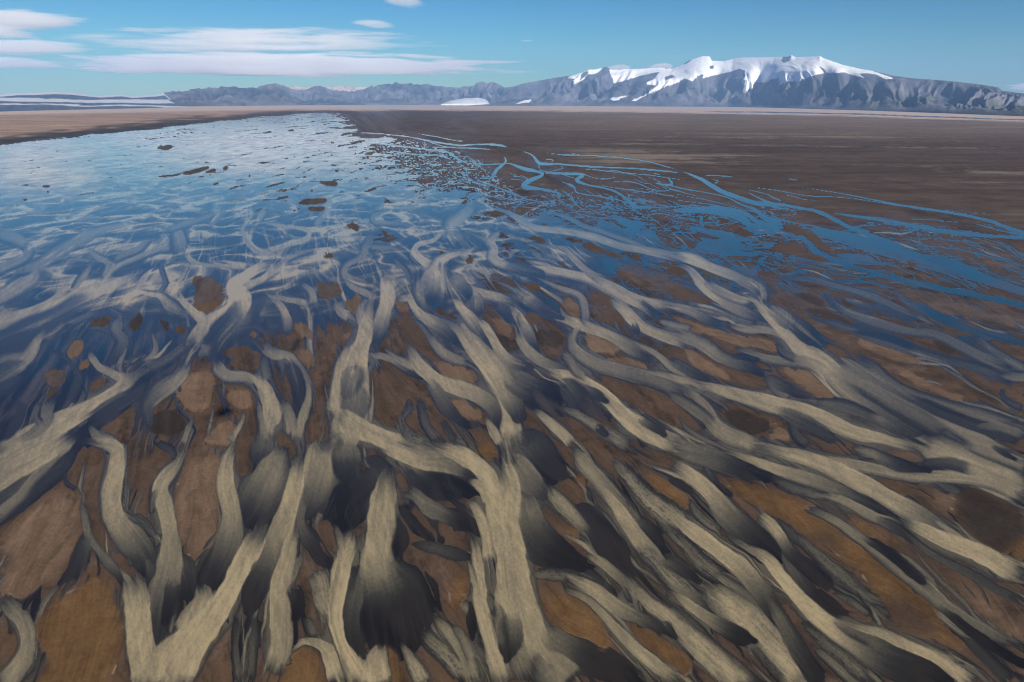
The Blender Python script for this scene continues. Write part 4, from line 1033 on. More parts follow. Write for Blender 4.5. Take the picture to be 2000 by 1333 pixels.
# ----------------------------------------------------------------------------- materials
class NT:
    def __init__(self, name):
        self.m = bpy.data.materials.new(name)
        self.m.use_nodes = True
        self.t = self.m.node_tree
        self.t.nodes.clear()
        self.out = self.n('ShaderNodeOutputMaterial')

    def n(self, typ, **kw):
        nd = self.t.nodes.new(typ)
        for k, v in kw.items(): setattr(nd, k, v)
        return nd

    def l(self, a, b): self.t.links.new(a, b)

    def math(self, op, a, b=None, c=None):
        nd = self.n('ShaderNodeMath', operation=op)
        for i, v in enumerate((a, b, c)):
            if v is None: continue
            if hasattr(v, 'node'): self.l(v, nd.inputs[i])
            else: nd.inputs[i].default_value = v
        return nd.outputs[0]

    def attr(self, name, out='Fac'):
        return self.n('ShaderNodeAttribute', attribute_name=name).outputs[out]

    def noise(self, scale, detail=4, rough=.55, vec=None, dim='3D'):
        nd = self.n('ShaderNodeTexNoise', noise_dimensions=dim)
        nd.inputs['Scale'].default_value = scale
        nd.inputs['Detail'].default_value = detail
        nd.inputs['Roughness'].default_value = rough
        if vec is not None: self.l(vec, nd.inputs['Vector'])
        return nd.outputs['Fac']


def ground_material(name, water_sheet):
    t = NT(name)
    p = t.n('ShaderNodeBsdfPrincipled')
    geo = t.n('ShaderNodeNewGeometry')
    pos = geo.outputs['Position']
    col = t.attr('tint', 'Color')
    g1 = t.noise(1.3, 5, .65, pos)
    mixr = t.n('ShaderNodeMix', data_type='RGBA', blend_type='MULTIPLY')
    mixr.inputs[0].default_value = 1.0
    mr = t.n('ShaderNodeMapRange')
    t.l(g1, mr.inputs[0])
    mr.inputs[1].default_value = .25; mr.inputs[2].default_value = .75
    k = .05 if water_sheet else .15
    mr.inputs[3].default_value = 1 - k; mr.inputs[4].default_value = 1 + k
    t.l(col, mixr.inputs[6]); t.l(mr.outputs[0], mixr.inputs[7])
    t.l(mixr.outputs[2], p.inputs['Base Color'])
    wet_a = t.attr('wet')
    if water_sheet:
        p.inputs['IOR'].default_value = WATER_IOR
        mp = t.n('ShaderNodeMapping'); t.l(pos, mp.inputs[0]); mp.inputs['Scale'].default_value = (1 / 22, 1 / 55, 1)
        rr = t.n('ShaderNodeMapRange'); t.l(t.noise(1, 5, .6, mp.outputs[0]), rr.inputs[0])
        rr.inputs[1].default_value = .4; rr.inputs[2].default_value = .66; rr.inputs[3].default_value = WATER_ROUGH * .6; rr.inputs[4].default_value = WATER_ROUGH * 2.6
        t.l(rr.outputs[0], p.inputs['Roughness'])
    else:
        r = t.math('MULTIPLY_ADD', wet_a, -.62, .92)
        t.l(r, p.inputs['Roughness'])
        s = t.math('MULTIPLY_ADD', wet_a, .75, .12)
        t.l(s, p.inputs['Specular IOR Level'])
    bump = t.n('ShaderNodeBump')
    bump.inputs['Strength'].default_value = .2 if water_sheet else .35
    bump.inputs['Distance'].default_value = .05 if water_sheet else .12
    hn = t.noise(.9 if water_sheet else .8, 3 if water_sheet else 6, .5, pos)
    t.l(hn, bump.inputs['Height'])
    t.l(bump.outputs[0], p.inputs['Normal'])
    t.l(p.outputs[0], t.out.inputs['Surface'])
    return t.m


WATER_IOR, WATER_ROUGH = 1.35, .065
m_sand = ground_material('wet_and_dry_sand', False)
m_water = ground_material('silty_water', True)

idx = np.arange(NR * NC).reshape(NR, NC)
quads = np.stack([idx[:-1, :-1], idx[1:, :-1], idx[1:, 1:], idx[:-1, 1:]], -1).reshape(-1, 4)
co = np.stack([GXW, GYW, relief], -1).reshape(-1, 3)
me = mesh_np('sand_plain', co, quads)
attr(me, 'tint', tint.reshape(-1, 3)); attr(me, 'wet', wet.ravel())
plain = link('sand_plain', me, None, m_sand)
tag(plain, 'wide plain of dark brown river sand and gravel running out to the mountains', 'sand plain', None, 'structure')

kq = K.ravel()[quads].max(1) > .34
wq = quads[kq]
used, inv = np.unique(wq, return_inverse=True)
cw = co[used].copy(); cw[:, 2] = 0.0
me = mesh_np('river', cw, inv.reshape(-1, 4))
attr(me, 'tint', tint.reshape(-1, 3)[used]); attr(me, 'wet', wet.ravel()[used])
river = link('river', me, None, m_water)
tag(river, 'braided glacial river of tan silty streams and blue shallow water spreading over dark sand', 'river', None, 'structure')

# the rest of the plain, behind and beside the helicopter
B = 36500.0
outer = [(-B, -B, -1.2), (B, -B, -1.2), (B, B, -1.2), (-B, B, -1.2)]
me = mesh_np('ground', np.array(outer), np.array([[0, 1, 2, 3]]), False)
tg = NT('dry_ground')
pg = tg.n('ShaderNodeBsdfPrincipled'); pg.inputs['Roughness'].default_value = .95
rg = tg.n('ShaderNodeValToRGB')
tg.l(tg.noise(.004, 6, .6, tg.n('ShaderNodeNewGeometry').outputs['Position']), rg.inputs[0])
rg.color_ramp.elements[0].color = (.05, .04, .034, 1); rg.color_ramp.elements[1].color = (.2, .15, .12, 1)
tg.l(rg.outputs[0], pg.inputs['Base Color']); tg.l(pg.outputs[0], tg.out.inputs['Surface'])
tag(link('ground', me, None, tg.m), 'flat dry ground around the river plain', 'ground', None, 'structure')


# ----------------------------------------------------------------------------- mountains
def az_dir(x):
    dx, dy, dz = ray(x, horizon_row(x))
    n = np.hypot(dx, dy)
    return dx / n, dy / n


def tan_el(x, y):
    dx, dy, dz = ray(x, y)
    return dz / np.hypot(dx, dy)


def project(X, Y, Z):
    a = X * cr[0] + Y * cr[1] + (Z - H) * cr[2]
    b = X * cu[0] + Y * cu[1] + (Z - H) * cu[2]
    c = X * fw[0] + Y * fw[1] + (Z - H) * fw[2]
    return PW / 2 + F * a / c, PH / 2 - F * b / c


def base_dist(x):
    yb = np.interp(x, [-300, 0, 320, 600, 1000, 1300, 1500, 1700, 2000, 2300], [214, 212.5, 208.5, 206, 204.8, 206.3, 209.5, 214, 221.5, 228])
    return np.minimum(H / ((yb - horizon_row(x)) / F), 21000.)


def mountain(name, sky, near, depth, step=1.3, rows=70, erosion=.4, spur=900., seed=0, prof=.85, carve=(), mat=None, colour=None, jag=.6, fn=None):
    """height field whose crest follows a traced skyline; spurs and gullies run down to its foot"""
    sx, sy = np.array(sky, float).T
    xs = np.arange(sx[0], sx[-1] + step, step)
    ys = np.interp(xs, sx, sy) + jag * (1 if fn is None else 1 - ss(1180, 1320, xs) * ss(1800, 1700, xs)) * (.8 * noise(xs / 7.0, xs * 0, seed + 5) + .8 * np.abs(noise(xs / 3.2, xs * 0 + .5, seed + 6)))
    dx, dy = az_dir(xs)
    Rb = near(xs); Rc = Rb + depth
    zc = np.maximum(H + Rc * tan_el(xs, ys), 4.0)
    t = np.concatenate([np.linspace(0, 1, rows) ** .9, [1.04, 1.12, 1.3, 1.7]])[:, None]
    R = Rb + depth * t
    X, Y = dx * R, dy * R
    lat = xs * np.median(Rc) / F
    tt = np.clip(t, 0, 1)
    warp = .5 * fbm(lat / 1400 + 0 * tt, tt * 2.2, 3, seed)
    rid = 1 - np.abs(fbm(lat / spur + warp, tt * 1.1 + 0 * lat, 4, seed + 9, .55)) * 2.2
    rid = np.clip(rid, 0, 1) - .38 * (np.abs(fbm(lat / (spur / 2.9) + 1.6 * warp, tt * 1.6 + 0 * lat, 3, seed + 12, .5)) * 2.2)
    fine = fbm(lat / 260 + warp, tt * 7, 4, seed + 15, .6)
    env = np.sin(np.pi * np.clip(tt, 0, 1) ** .8) ** .8
    P = tt ** prof
    if fn is not None: P = fn(xs[None, :], tt)
    ero = erosion * (1 - np.clip(rid, 0, 1)) * env + .05 * erosion * env * fine
    if fn is not None: ero = ero * (1 - .95 * ss(.36, .58, tt) * ss(1150, 1300, xs) * ss(1850, 1700, xs))
    for cx, wdt, amt in carve:
        c = np.exp(-((xs - cx + 14 * (1 - tt) * np.sign(wdt) + 4 * noise(tt * 5 + cx, tt * 0, seed)) / abs(wdt)) ** 2) * env * amt * ss(.95, .5, tt)
        ero = ero + c
    kern = np.hanning(61); kern /= kern.sum()
    zs = np.convolve(np.pad(zc, 30, mode='edge'), kern, 'valid')
    Z = lerp(np.minimum(zs, zc * 1.15), zc, ss(.80, 1.0, tt)) * np.clip(P * (1 - ero), 0, 1)
    Z = np.where(t > 1, zc * np.clip(1 - (t - 1) * 1.2, 0, 1), Z)
    Z = Z - 2.0 * (tt <= 0)
    nr, nc = Z.shape
    idx = np.arange(nr * nc).reshape(nr, nc)
    q = np.stack([idx[:-1, :-1], idx[:-1, 1:], idx[1:, 1:], idx[1:, :-1]], -1).reshape(-1, 4)
    X = np.broadcast_to(X, Z.shape); Y = np.broadcast_to(Y, Z.shape)
    me = mesh_np(name, np.stack([X, Y, Z], -1).reshape(-1, 3), q)
    px, py = project(X, Y, Z)
    col = colour(px, py, Z / zc, fine, rid, X, Y, Z)
    attr(me, 'tint', col.reshape(-1, 3))
    return link(name, me, None, mat)


def rock_material(name, bump_d=25.0):
    t = NT(name)
    p = t.n('ShaderNodeBsdfPrincipled')
    pos = t.n('ShaderNodeNewGeometry').outputs['Position']
    mixr = t.n('ShaderNodeMix', data_type='RGBA', blend_type='MULTIPLY'); mixr.inputs[0].default_value = 1
    mr = t.n('ShaderNodeMapRange')
    t.l(t.noise(.006, 8, .65, pos), mr.inputs[0])
    mr.inputs[1].default_value = .3; mr.inputs[2].default_value = .7; mr.inputs[3].default_value = .86; mr.inputs[4].default_value = 1.14
    t.l(t.attr('tint', 'Color'), mixr.inputs[6]); t.l(mr.outputs[0], mixr.inputs[7])
    t.l(mixr.outputs[2], p.inputs['Base Color'])
    p.inputs['Roughness'].default_value = .9; p.inputs['Specular IOR Level'].default_value = .15
    b = t.n('ShaderNodeBump'); b.inputs['Strength'].default_value = .35; b.inputs['Distance'].default_value = bump_d
    t.l(t.noise(.004, 8, .6, pos), b.inputs['Height']); t.l(b.outputs[0], p.inputs['Normal'])
    t.l(p.outputs[0], t.out.inputs['Surface'])
    return t.m


m_rock = rock_material('mountain_rock')
m_ice = rock_material('glacier_ice', 6.0)


def Z3(x0, pts): return [(x0 + x * .35, y * .35) for x, y in pts]


SNOW = np.array((.95, .95, .95)); ROCK = np.array((.030, .035, .052)); ROCK2 = np.array((.185, .18, .205)); GREEN = np.array((.075, .085, .05))  # both rock tones carry a painted blue cast that imitates haze
SKY_MAIN = [(916,205),(930,198.5),(942,196.5),(962,195.5),(976,184)] + Z3(600, [(1095,490),(1150,485),(1200,468),(1270,455),(1340,442),(1400,432),(1480,420),(1530,405),(1560,390),(1600,388),(1660,375),(1690,390),(1760,387),(1850,385),(1950,378),(2000,382)]) + \
    Z3(1300, [(20,385),(60,370),(110,340),(150,325),(180,315),(220,315),(235,340),(300,343),(350,330),(400,323),(500,323),(600,320),(650,318),(667,309),(690,320),(800,318),(825,315),(840,325),(900,345),(950,362),(1050,385),(1150,402),(1250,425),(1350,438),(1450,445),(1600,457),(1750,475),(1840,490),(1862,508),(2000,525),(2300,560),(2700,600),(2900,640)])
SNOWS = [
    Z3(600, [(1690,547),(1740,541),(1800,535),(1745,550),(1745,560),(1715,562),(1690,556)]), Z3(600, [(1165,578),(1190,568),(1255,556),(1235,576)]),
    [(1190,136),(1300,131),(1300,140),(1280,142),(1250,149),(1215,159),(1200,163),(1193,150)],
    [(1108,152),(1118,146),(1146,135),(1160,135),(1180,130),(1172,140),(1160,146),(1148,145),(1142,154),(1128,162),(1118,166),(1122,155)],
    Z3(1300, [(-10,395),(60,360),(110,330),(180,300),(240,300),(660,300),(830,300),(1000,360),(1150,395),(1270,438),(1230,446),(1180,420),(1130,410),(1080,412),(1105,434),(1060,425),(1000,405),(950,410),(900,408),(885,385),(858,370),(885,408),(820,425),(780,440),(740,455),(732,474),(722,455),(690,455),(640,474),(630,435),(600,440),(560,462),(500,460),(490,490),(450,512),(430,524),(424,505),(440,485),(425,455),(450,425),(440,395),(420,385),(370,400),(300,415),(240,430),(200,440),(210,415),(180,425),(150,455),(110,440),(60,465),(0,482),(-30,500),(-80,520),(-170,565),(-190,560),(-120,535),(-70,500),(-40,478),(-100,475),(-110,462),(-60,440),(-40,410)]),
]
ROCKS = [Z3(1300, [(645,340),(655,320),(667,305),(685,318),(690,338),(662,354)]), Z3(1300, [(95,350),(130,330),(145,340),(110,360)]),
         Z3(1300, [(245,370),(268,366),(268,382),(250,388)]), Z3(1300, [(-5,430),(40,418),(50,430),(0,450)]), Z3(1300, [(180,430),(200,412),(205,425),(190,436)]),
         Z3(600, [(1530,415),(1560,395),(1572,405),(1550,430),(1520,450)]), Z3(600, [(1600,425),(1650,382),(1690,410),(1712,455),(1640,460),(1585,450)])]


def colour_main(px, py, h, fine, rid, X, Y, Z):
    wob_x, wob_y = 3.6 * fbm(X / 500, Y / 500, 5, 201, .65), 2.2 * fbm(X / 400, Y / 400, 5, 205, .65)
    snow = np.zeros(px.shape, bool)
    for s in SNOWS: snow |= inside(px + wob_x, py + wob_y, s)
    for s in ROCKS: snow &= ~inside(px + wob_x * .6, py + wob_y * .5, s)
    snow &= ~((fine > .52) & (h < .93))
    col = lerp(ROCK, ROCK2 * 1.1, w3(ss(-.6, .6, .5 * fine + .6 * fbm(X / 2500, Y / 2500, 3, 209))))
    scree = ss(.55, .2, h) * ss(-.1, .5, fbm(X / 1800, Y / 1800, 2, 213)) * ss(1450, 1520, px) * ss(1800, 1700, px)
    col = lerp(col, np.array((.25, .215, .215)), w3(.75 * scree))
    gr = ss(.6, .15, h) * ss(-.25, .35, fbm(X / 1500, Y / 1500, 3, 217)) * (.25 + .75 * ss(1600, 1800, px))
    col = lerp(col, GREEN, w3(.75 * gr))
    return np.where(w3(snow), SNOW * w3(1 - .05 * np.abs(fine)), col)


def prof_main(x, t):
    dome = ss(1150, 1330, x) * ss(1800, 1650, x)
    steep = np.interp(t, [0, .08, .30, .55, 1], [0, .06, .40, .64, 1])
    plain_p = t ** .8
    return lerp(plain_p, steep, dome)


mt = mountain('mountain', SKY_MAIN, base_dist, 6500, erosion=.8, spur=1500, seed=301, rows=110, fn=prof_main, jag=.35,
              carve=[(1487, 14, .5), (1400, 18, .25), (1600, -14, .35), (1655, 12, .35), (1700, -12, .3), (1775, 16, .5), (1840, -20, .35), (1900, 24, .3), (1190, 26, .3), (1120, -16, .3), (1060, 20, .3), (1235, 14, .25)],
              mat=m_rock, colour=colour_main)
tag(mt, 'broad ice capped mountain with white glacier summit and dark rocky flanks', 'mountain', None, 'structure')

SKY_LEFT = [(296,206),(304,200)] + Z3(0, [(890,555),(925,515),(980,508),(1040,510),(1060,505),(1110,490),(1130,498),(1160,495),(1170,485),(1230,490),(1240,483),(1290,487),(1310,480),(1340,492),(1400,490),(1440,490),(1480,475),(1545,466),(1600,480),(1640,497),(1690,505),(1720,497)]) + \
    Z3(600, [(30,490),(50,480),(80,478),(130,500),(190,508),(250,512),(290,505),(320,500),(350,487),(365,474),(376,487),(400,475),(440,470),(485,470),(495,457),(520,468),(580,465),(600,472),(680,468),(700,478),(770,485),(820,490),(870,485),(930,480),(950,460),(975,454),(1000,462),(1040,460),(1080,475),(1100,490),(1130,520),(1160,560),(1180,585)])


def colour_left(px, py, h, fine, rid, X, Y, Z):
    col = lerp(ROCK, ROCK2 * 1.25, w3(ss(-.6, .6, .5 * fine + .8 * fbm(X / 1800, Y / 1800, 3, 221))))
    gr = ss(.45, .1, h) * ss(-.2, .4, fbm(X / 1200, Y / 1200, 3, 225))
    return lerp(col, GREEN * 1.1, w3(.6 * gr))


lm = mountain('mountain_range', SKY_LEFT, lambda x: base_dist(x) + 2500, 5500, erosion=.8, spur=1000, seed=401, rows=80, jag=1.7, mat=m_rock, colour=colour_left,
              carve=[(420, 16, .4), (590, -16, .4), (700, 18, .3), (860, 12, .4)])
tag(lm, 'long jagged range of grey rocky mountains left of the ice cap', 'mountain range', None, 'structure')

SKY_PALE = [(540,205),(550,180),(562,172)] + Z3(600, [(-60,480),(0,490),(30,483),(80,476),(130,488),(190,477),(220,480),(250,488),(310,483),(350,489),(400,510)]) + [(760,200)]
pm = mountain('pale_mountains', SKY_PALE, lambda x: base_dist(x) + 5500, 4500, erosion=.5, spur=700, seed=501, rows=50, jag=.7, mat=m_rock,
              colour=lambda px, py, h, fine, rid, X, Y, Z: lerp(np.array((.62, .50, .46)), np.array((.36, .29, .29)), w3(ss(.0, .5, fine))))
tag(pm, 'pale pinkish bare peaks showing behind the grey range', 'mountains', None, 'structure')

SKY_BACK = [(440,190),(466,167),(490,166.5),(505,168),(520,200)]
SKY_ICE = [(-500,188),(-250,186)] + Z3(0, [(0,530),(100,520),(200,520),(300,513),(400,517),(500,530),(560,536),(680,528),(740,538),(870,530),(920,520),(960,560),(1040,600)])


def colour_ice(px, py, h, fine, rid, X, Y, Z):
    nb = 3.2 * fbm(px / 90, py / 9, 3, 231)
    y = py + nb - .012 * (px - 150)
    ice = ss(.72, .86, h) + np.exp(-((y - 197) / 4.2) ** 2) + .8 * np.exp(-((y - 206) / 1.4) ** 2)
    ice = ss(.35, .7, ice + .25 * fine)
    col = lerp(np.array((.06, .085, .13)), np.array((.10, .13, .18)), w3(ss(-.4, .4, fine)))
    return lerp(col, np.array((.62, .63, .66)), w3(ice))


ic = mountain('ice_field_hills', SKY_ICE, lambda x: base_dist(x) * 1.02, 7000, erosion=.12, spur=2500, seed=601, rows=70, jag=.3, mat=m_rock, colour=colour_ice)
tag(ic, 'low blue hills under a white ice sheet at the far left', 'hills', None, 'structure')


def glacier(name, top, foot, label, seed):
    """a tongue of ice: its snout stands at the foot line and its surface climbs to the top line"""
    tx, ty = np.array(top, float).T
    fx_, fy_ = np.array(foot, float).T
    xs = np.arange(tx[0], tx[-1] + .8, .8)
    dx, dy = az_dir(xs)
    yf = np.interp(xs, fx_, fy_); yt = np.interp(xs, tx, ty)
    Rf = base_dist(xs) + 1000
    t = np.linspace(0, 1, 26)[:, None]
    R = Rf + 650 * t
    zt = H + (Rf + 650) * tan_el(xs, yt); zf = np.maximum(H + Rf * tan_el(xs, yf), 0)
    Z = zf + (zt - zf) * (t ** .7) + 4 * fbm(xs / 6 + 0 * t, t * 8, 3, seed) * np.sin(np.pi * t)
    X, Y = dx * R, dy * R
    top_v = np.stack([X, Y, Z], -1)
    bot_v = np.stack([X, Y, np.full_like(Z, -3.0)], -1)
    nr, nc = Z.shape
    a = np.arange(nr * nc).reshape(nr, nc); b = a + nr * nc
    qs = [np.stack([a[:-1, :-1], a[:-1, 1:], a[1:, 1:], a[1:, :-1]], -1).reshape(-1, 4), np.stack([b[:-1, :-1], b[1:, :-1], b[1:, 1:], b[:-1, 1:]], -1).reshape(-1, 4)]
    for e0, e1 in ((a[0], b[0]), (b[-1], a[-1])): qs.append(np.stack([e0[:-1], e1[:-1], e1[1:], e0[1:]], -1))
    for e0, e1 in ((a[:, 0], b[:, 0]), (b[:, -1], a[:, -1])): qs.append(np.stack([e0[:-1], e0[1:], e1[1:], e1[:-1]], -1))
    me = mesh_np(name, np.concatenate([top_v.reshape(-1, 3), bot_v.reshape(-1, 3)]), np.concatenate(qs))
    f = fbm(np.broadcast_to(xs / 9, Z.shape), np.broadcast_to(t * 3, Z.shape), 3, seed + 3)
    c = lerp(np.array((.62, .63, .66)), np.array((.42, .43, .46)), w3(ss(.1, .6, f))).reshape(-1, 3)
    attr(me, 'tint', np.concatenate([c, c]))
    return tag(link(name, me, None, m_ice), label, 'glacier')


glacier('glacier', Z3(600, [(745,582),(800,562),(880,549),(950,546),(990,553),(1008,566),(1018,583)]), Z3(600, [(745,583),(860,584),(1020,584)]),
        'wide white glacier tongue between the grey range and the ice capped mountain', 701)


# ----------------------------------------------------------------------------- clouds
def cloud_material(name, dens, seed, cover):
    t = NT(name)
    tc = t.n('ShaderNodeTexCoord')
    gen = tc.outputs['Generated']
    sub = t.n('ShaderNodeVectorMath', operation='SUBTRACT'); t.l(gen, sub.inputs[0]); sub.inputs[1].default_value = (.5, .5, .5)
    ln = t.n('ShaderNodeVectorMath', operation='LENGTH'); t.l(sub.outputs[0], ln.inputs[0])
    fall = t.n('ShaderNodeMapRange', interpolation_type='SMOOTHSTEP')
    t.l(ln.outputs['Value'], fall.inputs[0])
    fall.inputs[1].default_value = .58; fall.inputs[2].default_value = .15; fall.inputs[3].default_value = 0; fall.inputs[4].default_value = 1
    mp = t.n('ShaderNodeMapping'); t.l(tc.outputs['Object'], mp.inputs[0])
    mp.inputs['Location'].default_value = (seed * 3.1, seed * 1.7, 0)
    mp.inputs['Scale'].default_value = (1 / 4600, 1 / 3800, 1 / 240)
    n1 = t.noise(1.0, 9, .66, mp.outputs[0])
    s = t.math('ADD', t.math('MULTIPLY', n1, 2.6), t.math('MULTIPLY_ADD', fall.outputs[0], 1.0, -1.75 - cover))
    d = t.math('MULTIPLY', s, 2.5)
    n = t.n('ShaderNodeClamp'); t.l(d, n.inputs[0])
    v = t.n('ShaderNodeVolumePrincipled')
    v.inputs['Color'].default_value = (1, 1, 1, 1)
    v.inputs['Anisotropy'].default_value = .0
    t.l(t.math('MULTIPLY', n.outputs[0], dens), v.inputs['Density'])
    t.l(v.outputs[0], t.out.inputs['Volume'])
    return t.m


def cloud(top, bottom, label, dist=42600., depth=8000., dens=.0009, seed=1, cover=.12):
    """closed flattened body between a traced upper and lower edge"""
    tx, ty = np.array(top, float).T; bx_, by_ = np.array(bottom, float).T
    x0, x1 = min(tx[0], bx_[0]), max(tx[-1], bx_[-1])
    xm, xw = (x0 + x1) / 2, (x1 - x0) / 2 * 1.22
    xs = np.linspace(x0, x1, 60)
    sx_ = xs
    xs = xm + (xs - xm) * 1.22
    dx, dy = az_dir(xs)
    yt, yb = np.interp(sx_, tx, ty), np.interp(sx_, bx_, by_)
    mid, hh = (yt + yb) / 2, np.maximum((yb - yt) / 2, .5) * (1.4 if xw > 100 else 1.0)
    th = np.linspace(0, 2 * np.pi, 24, endpoint=False)[:, None]
    w = np.sin(np.pi * np.clip((sx_ - x0) / (x1 - x0), .015, .985)) ** .6
    dist = dist / dy
    R = dist + depth / 2 * np.cos(th) * w
    y = mid - hh * np.sin(th)
    Z = H + R * tan_el(xs + 0 * th, y)
    zm = H + dist * tan_el(xs, mid)
    Z = zm + (H + dist * tan_el(xs + 0 * th, y) - zm)
    co = np.stack([dx * R, dy * R, Z], -1)
    c0 = co.reshape(-1, 3).mean(0)
    nr, nc = Z.shape
    a = np.arange(nr * nc).reshape(nr, nc); an = np.roll(a, -1, 0)
    q = np.stack([a[:, :-1], a[:, 1:], an[:, 1:], an[:, :-1]], -1).reshape(-1, 4)
    v = np.concatenate([co.reshape(-1, 3), co[:, 0].mean(0)[None], co[:, -1].mean(0)[None]]) - c0
    me = mesh_np('cloud', v, q)
    bm_faces = []
    import bmesh
    bm = bmesh.new(); bm.from_mesh(me); bm.verts.ensure_lookup_table()
    for k in range(nr):
        for col_i, tip in ((0, nr * nc), (nc - 1, nr * nc + 1)):
            i1, i2 = int(a[k, col_i]), int(an[k, col_i])
            bm.faces.new((bm.verts[i1], bm.verts[i2], bm.verts[tip]))
    bmesh.ops.recalc_face_normals(bm, faces=bm.faces)
    bm.to_mesh(me); bm.free()
    o = link('cloud', me, None, cloud_material('cloud_vapour', dens, seed, cover))
    o.location = c0
    return tag(o, label, 'cloud', 'clouds in the blue sky', 'thing')


if CLOUDS:
    cloud([(-160,30),(0,17),(60,19),(140,28),(205,42)], [(-160,44),(0,44),(110,58),(190,66),(205,46)], 'flat grey white cloud at the top left corner, highest of the left stack', seed=1)
    cloud([(-140,52),(0,50),(60,54),(125,62)], [(-140,74),(0,76),(60,74),(125,66)], 'small soft cloud bank at the left edge under the topmost cloud', seed=2)
    cloud([(-150,80),(0,74),(100,84),(240,95)], [(-150,110),(0,106),(120,110),(240,100)], 'grey based cloud bank at the left edge, third from the top', seed=3, cover=.3)
    cloud([(-120,116),(0,113),(60,118),(150,128)], [(-120,134),(0,132),(80,132),(150,130)], 'lowest thin white cloud at the left edge above the ice hills', seed=4, cover=.08)
    cloud([(175,134),(220,131),(262,134)], [(175,136),(220,140),(262,138)], 'tiny white cloud sliver below the big bright bank', seed=5, cover=.02)
    cloud([(90,72),(160,64),(240,56),(300,58),(420,62),(520,52),(640,60),(760,70),(920,90)], [(90,76),(200,92),(300,106),(450,110),(640,106),(780,104),(920,94)], 'long grey white cloud sheet with streaked ends above the bright bank', seed=6, depth=8600, cover=.3)
    cloud([(80,112),(150,102),(300,106),(450,108),(600,112),(720,104),(860,107),(930,116),(1025,138)], [(80,116),(160,124),(300,138),(420,148),(600,152),(760,153),(900,148),(1025,142)], 'biggest brightest white cloud bank hanging low over the jagged mountains', seed=7, depth=8600, dens=.002, cover=.1)
    cloud([(750,2),(790,-6),(840,0)], [(750,8),(790,12),(840,9)], 'small round edged cloud at the top edge of the sky', seed=8, cover=.15)
    cloud([(698,46),(730,43),(785,51)], [(698,48),(730,51),(785,54)], 'thin lone cloud wisp in the blue above the long sheet', seed=9, cover=.15)
    cloud([(1012,80),(1028,77),(1042,80)], [(1012,82),(1028,83),(1042,82)], 'faint tiny cloud fleck alone in the middle of the blue sky', seed=10, cover=.04, depth=1200, dens=.0006)
    cloud([(1180,134),(1205,126),(1225,132)], [(1180,140),(1205,142),(1225,140)], 'little cloud puff behind the snowy shoulder of the mountain', seed=11, cover=.02)
    cloud([(1265,130),(1288,123),(1305,129)], [(1265,138),(1288,140),(1305,138)], 'little cloud puff just left of the white summit dome', seed=12, cover=.02)
    cloud([(1955,166),(2000,160),(2120,162)], [(1955,172),(2000,176),(2120,176)], 'low pale cloud at the right edge above the mountain slope', seed=13, cover=.04)

# ----------------------------------------------------------------------------- helicopter (casts the shadow on the sand bar)
sh = to_ground(438, 808)
SUN_TO = np.array([sh[0], sh[1], -H]); SUN_TO = SUN_TO / np.linalg.norm(SUN_TO)      # direction the light travels
SUN_EL = math.asin(-SUN_TO[2]); SUN_AZ = math.atan2(-SUN_TO[0], -SUN_TO[1])          # bearing of the sun from +Y, clockwise
print('sun', math.degrees(SUN_EL), math.degrees(SUN_AZ))


def metal(name, col, rough=.35):
    t = NT(name)
    p = t.n('ShaderNodeBsdfPrincipled')
    r = t.n('ShaderNodeValToRGB')
    t.l(t.noise(6, 3), r.inputs[0])
    r.color_ramp.elements[0].color = (*[c * .85 for c in col], 1); r.color_ramp.elements[1].color = (*col, 1)
    t.l(r.outputs[0], p.inputs['Base Color']); p.inputs['Roughness'].default_value = rough
    t.l(p.outputs[0], t.out.inputs['Surface'])
    return t.m


def loft(name, secs, mat, parent, n=16):
    """closed tube through (x, z, half width, half height) sections"""
    th = np.linspace(0, 2 * np.pi, n, endpoint=False)
    v = [(x, w * math.cos(a), z + h * math.sin(a)) for x, z, w, h in secs for a in th]
    q = [(i * n + k, i * n + (k + 1) % n, (i + 1) * n + (k + 1) % n, (i + 1) * n + k) for i in range(len(secs) - 1) for k in range(n)]
    f = [list(r) for r in q] + [list(range(n))[::-1], [(len(secs) - 1) * n + k for k in range(n)]]
    me = bpy.data.meshes.new(name); me.from_pydata(v, [], f); me.update()
    for p in me.polygons: p.use_smooth = True
    return link(name, me, parent, mat)


def bar(name, pts, r, mat, parent, n=8):
    V_, F_ = [], []
    for i, p in enumerate(pts):
        p = Vector(p); d = (Vector(pts[min(i + 1, len(pts) - 1)]) - Vector(pts[max(i - 1, 0)])).normalized()
        a = d.orthogonal().normalized(); b = d.cross(a)
        V_ += [tuple(p + r * (a * math.cos(k * 2 * math.pi / n) + b * math.sin(k * 2 * math.pi / n))) for k in range(n)]
    for i in range(len(pts) - 1):
        for k in range(n): F_.append((i * n + k, i * n + (k + 1) % n, (i + 1) * n + (k + 1) % n, (i + 1) * n + k))
    F_ += [tuple(range(n))[::-1], tuple((len(pts) - 1) * n + k for k in range(n))]
    me = bpy.data.meshes.new(name); me.from_pydata(V_, [], F_); me.update()
    return link(name, me, parent, mat)


def plate(name, out, thick, mat, parent, axis='z'):
    n = len(out)
    o3 = lambda p, s: (p[0], p[1], s * thick / 2) if axis == 'z' else (p[0], s * thick / 2, p[1])
    v = [o3(p, -1) for p in out] + [o3(p, 1) for p in out]
    f = [tuple(range(n))[::-1], tuple(range(n, 2 * n))] + [(i, (i + 1) % n, n + (i + 1) % n, n + i) for i in range(n)]
    me = bpy.data.meshes.new(name); me.from_pydata(v, [], f); me.update()
    return link(name, me, parent, mat)


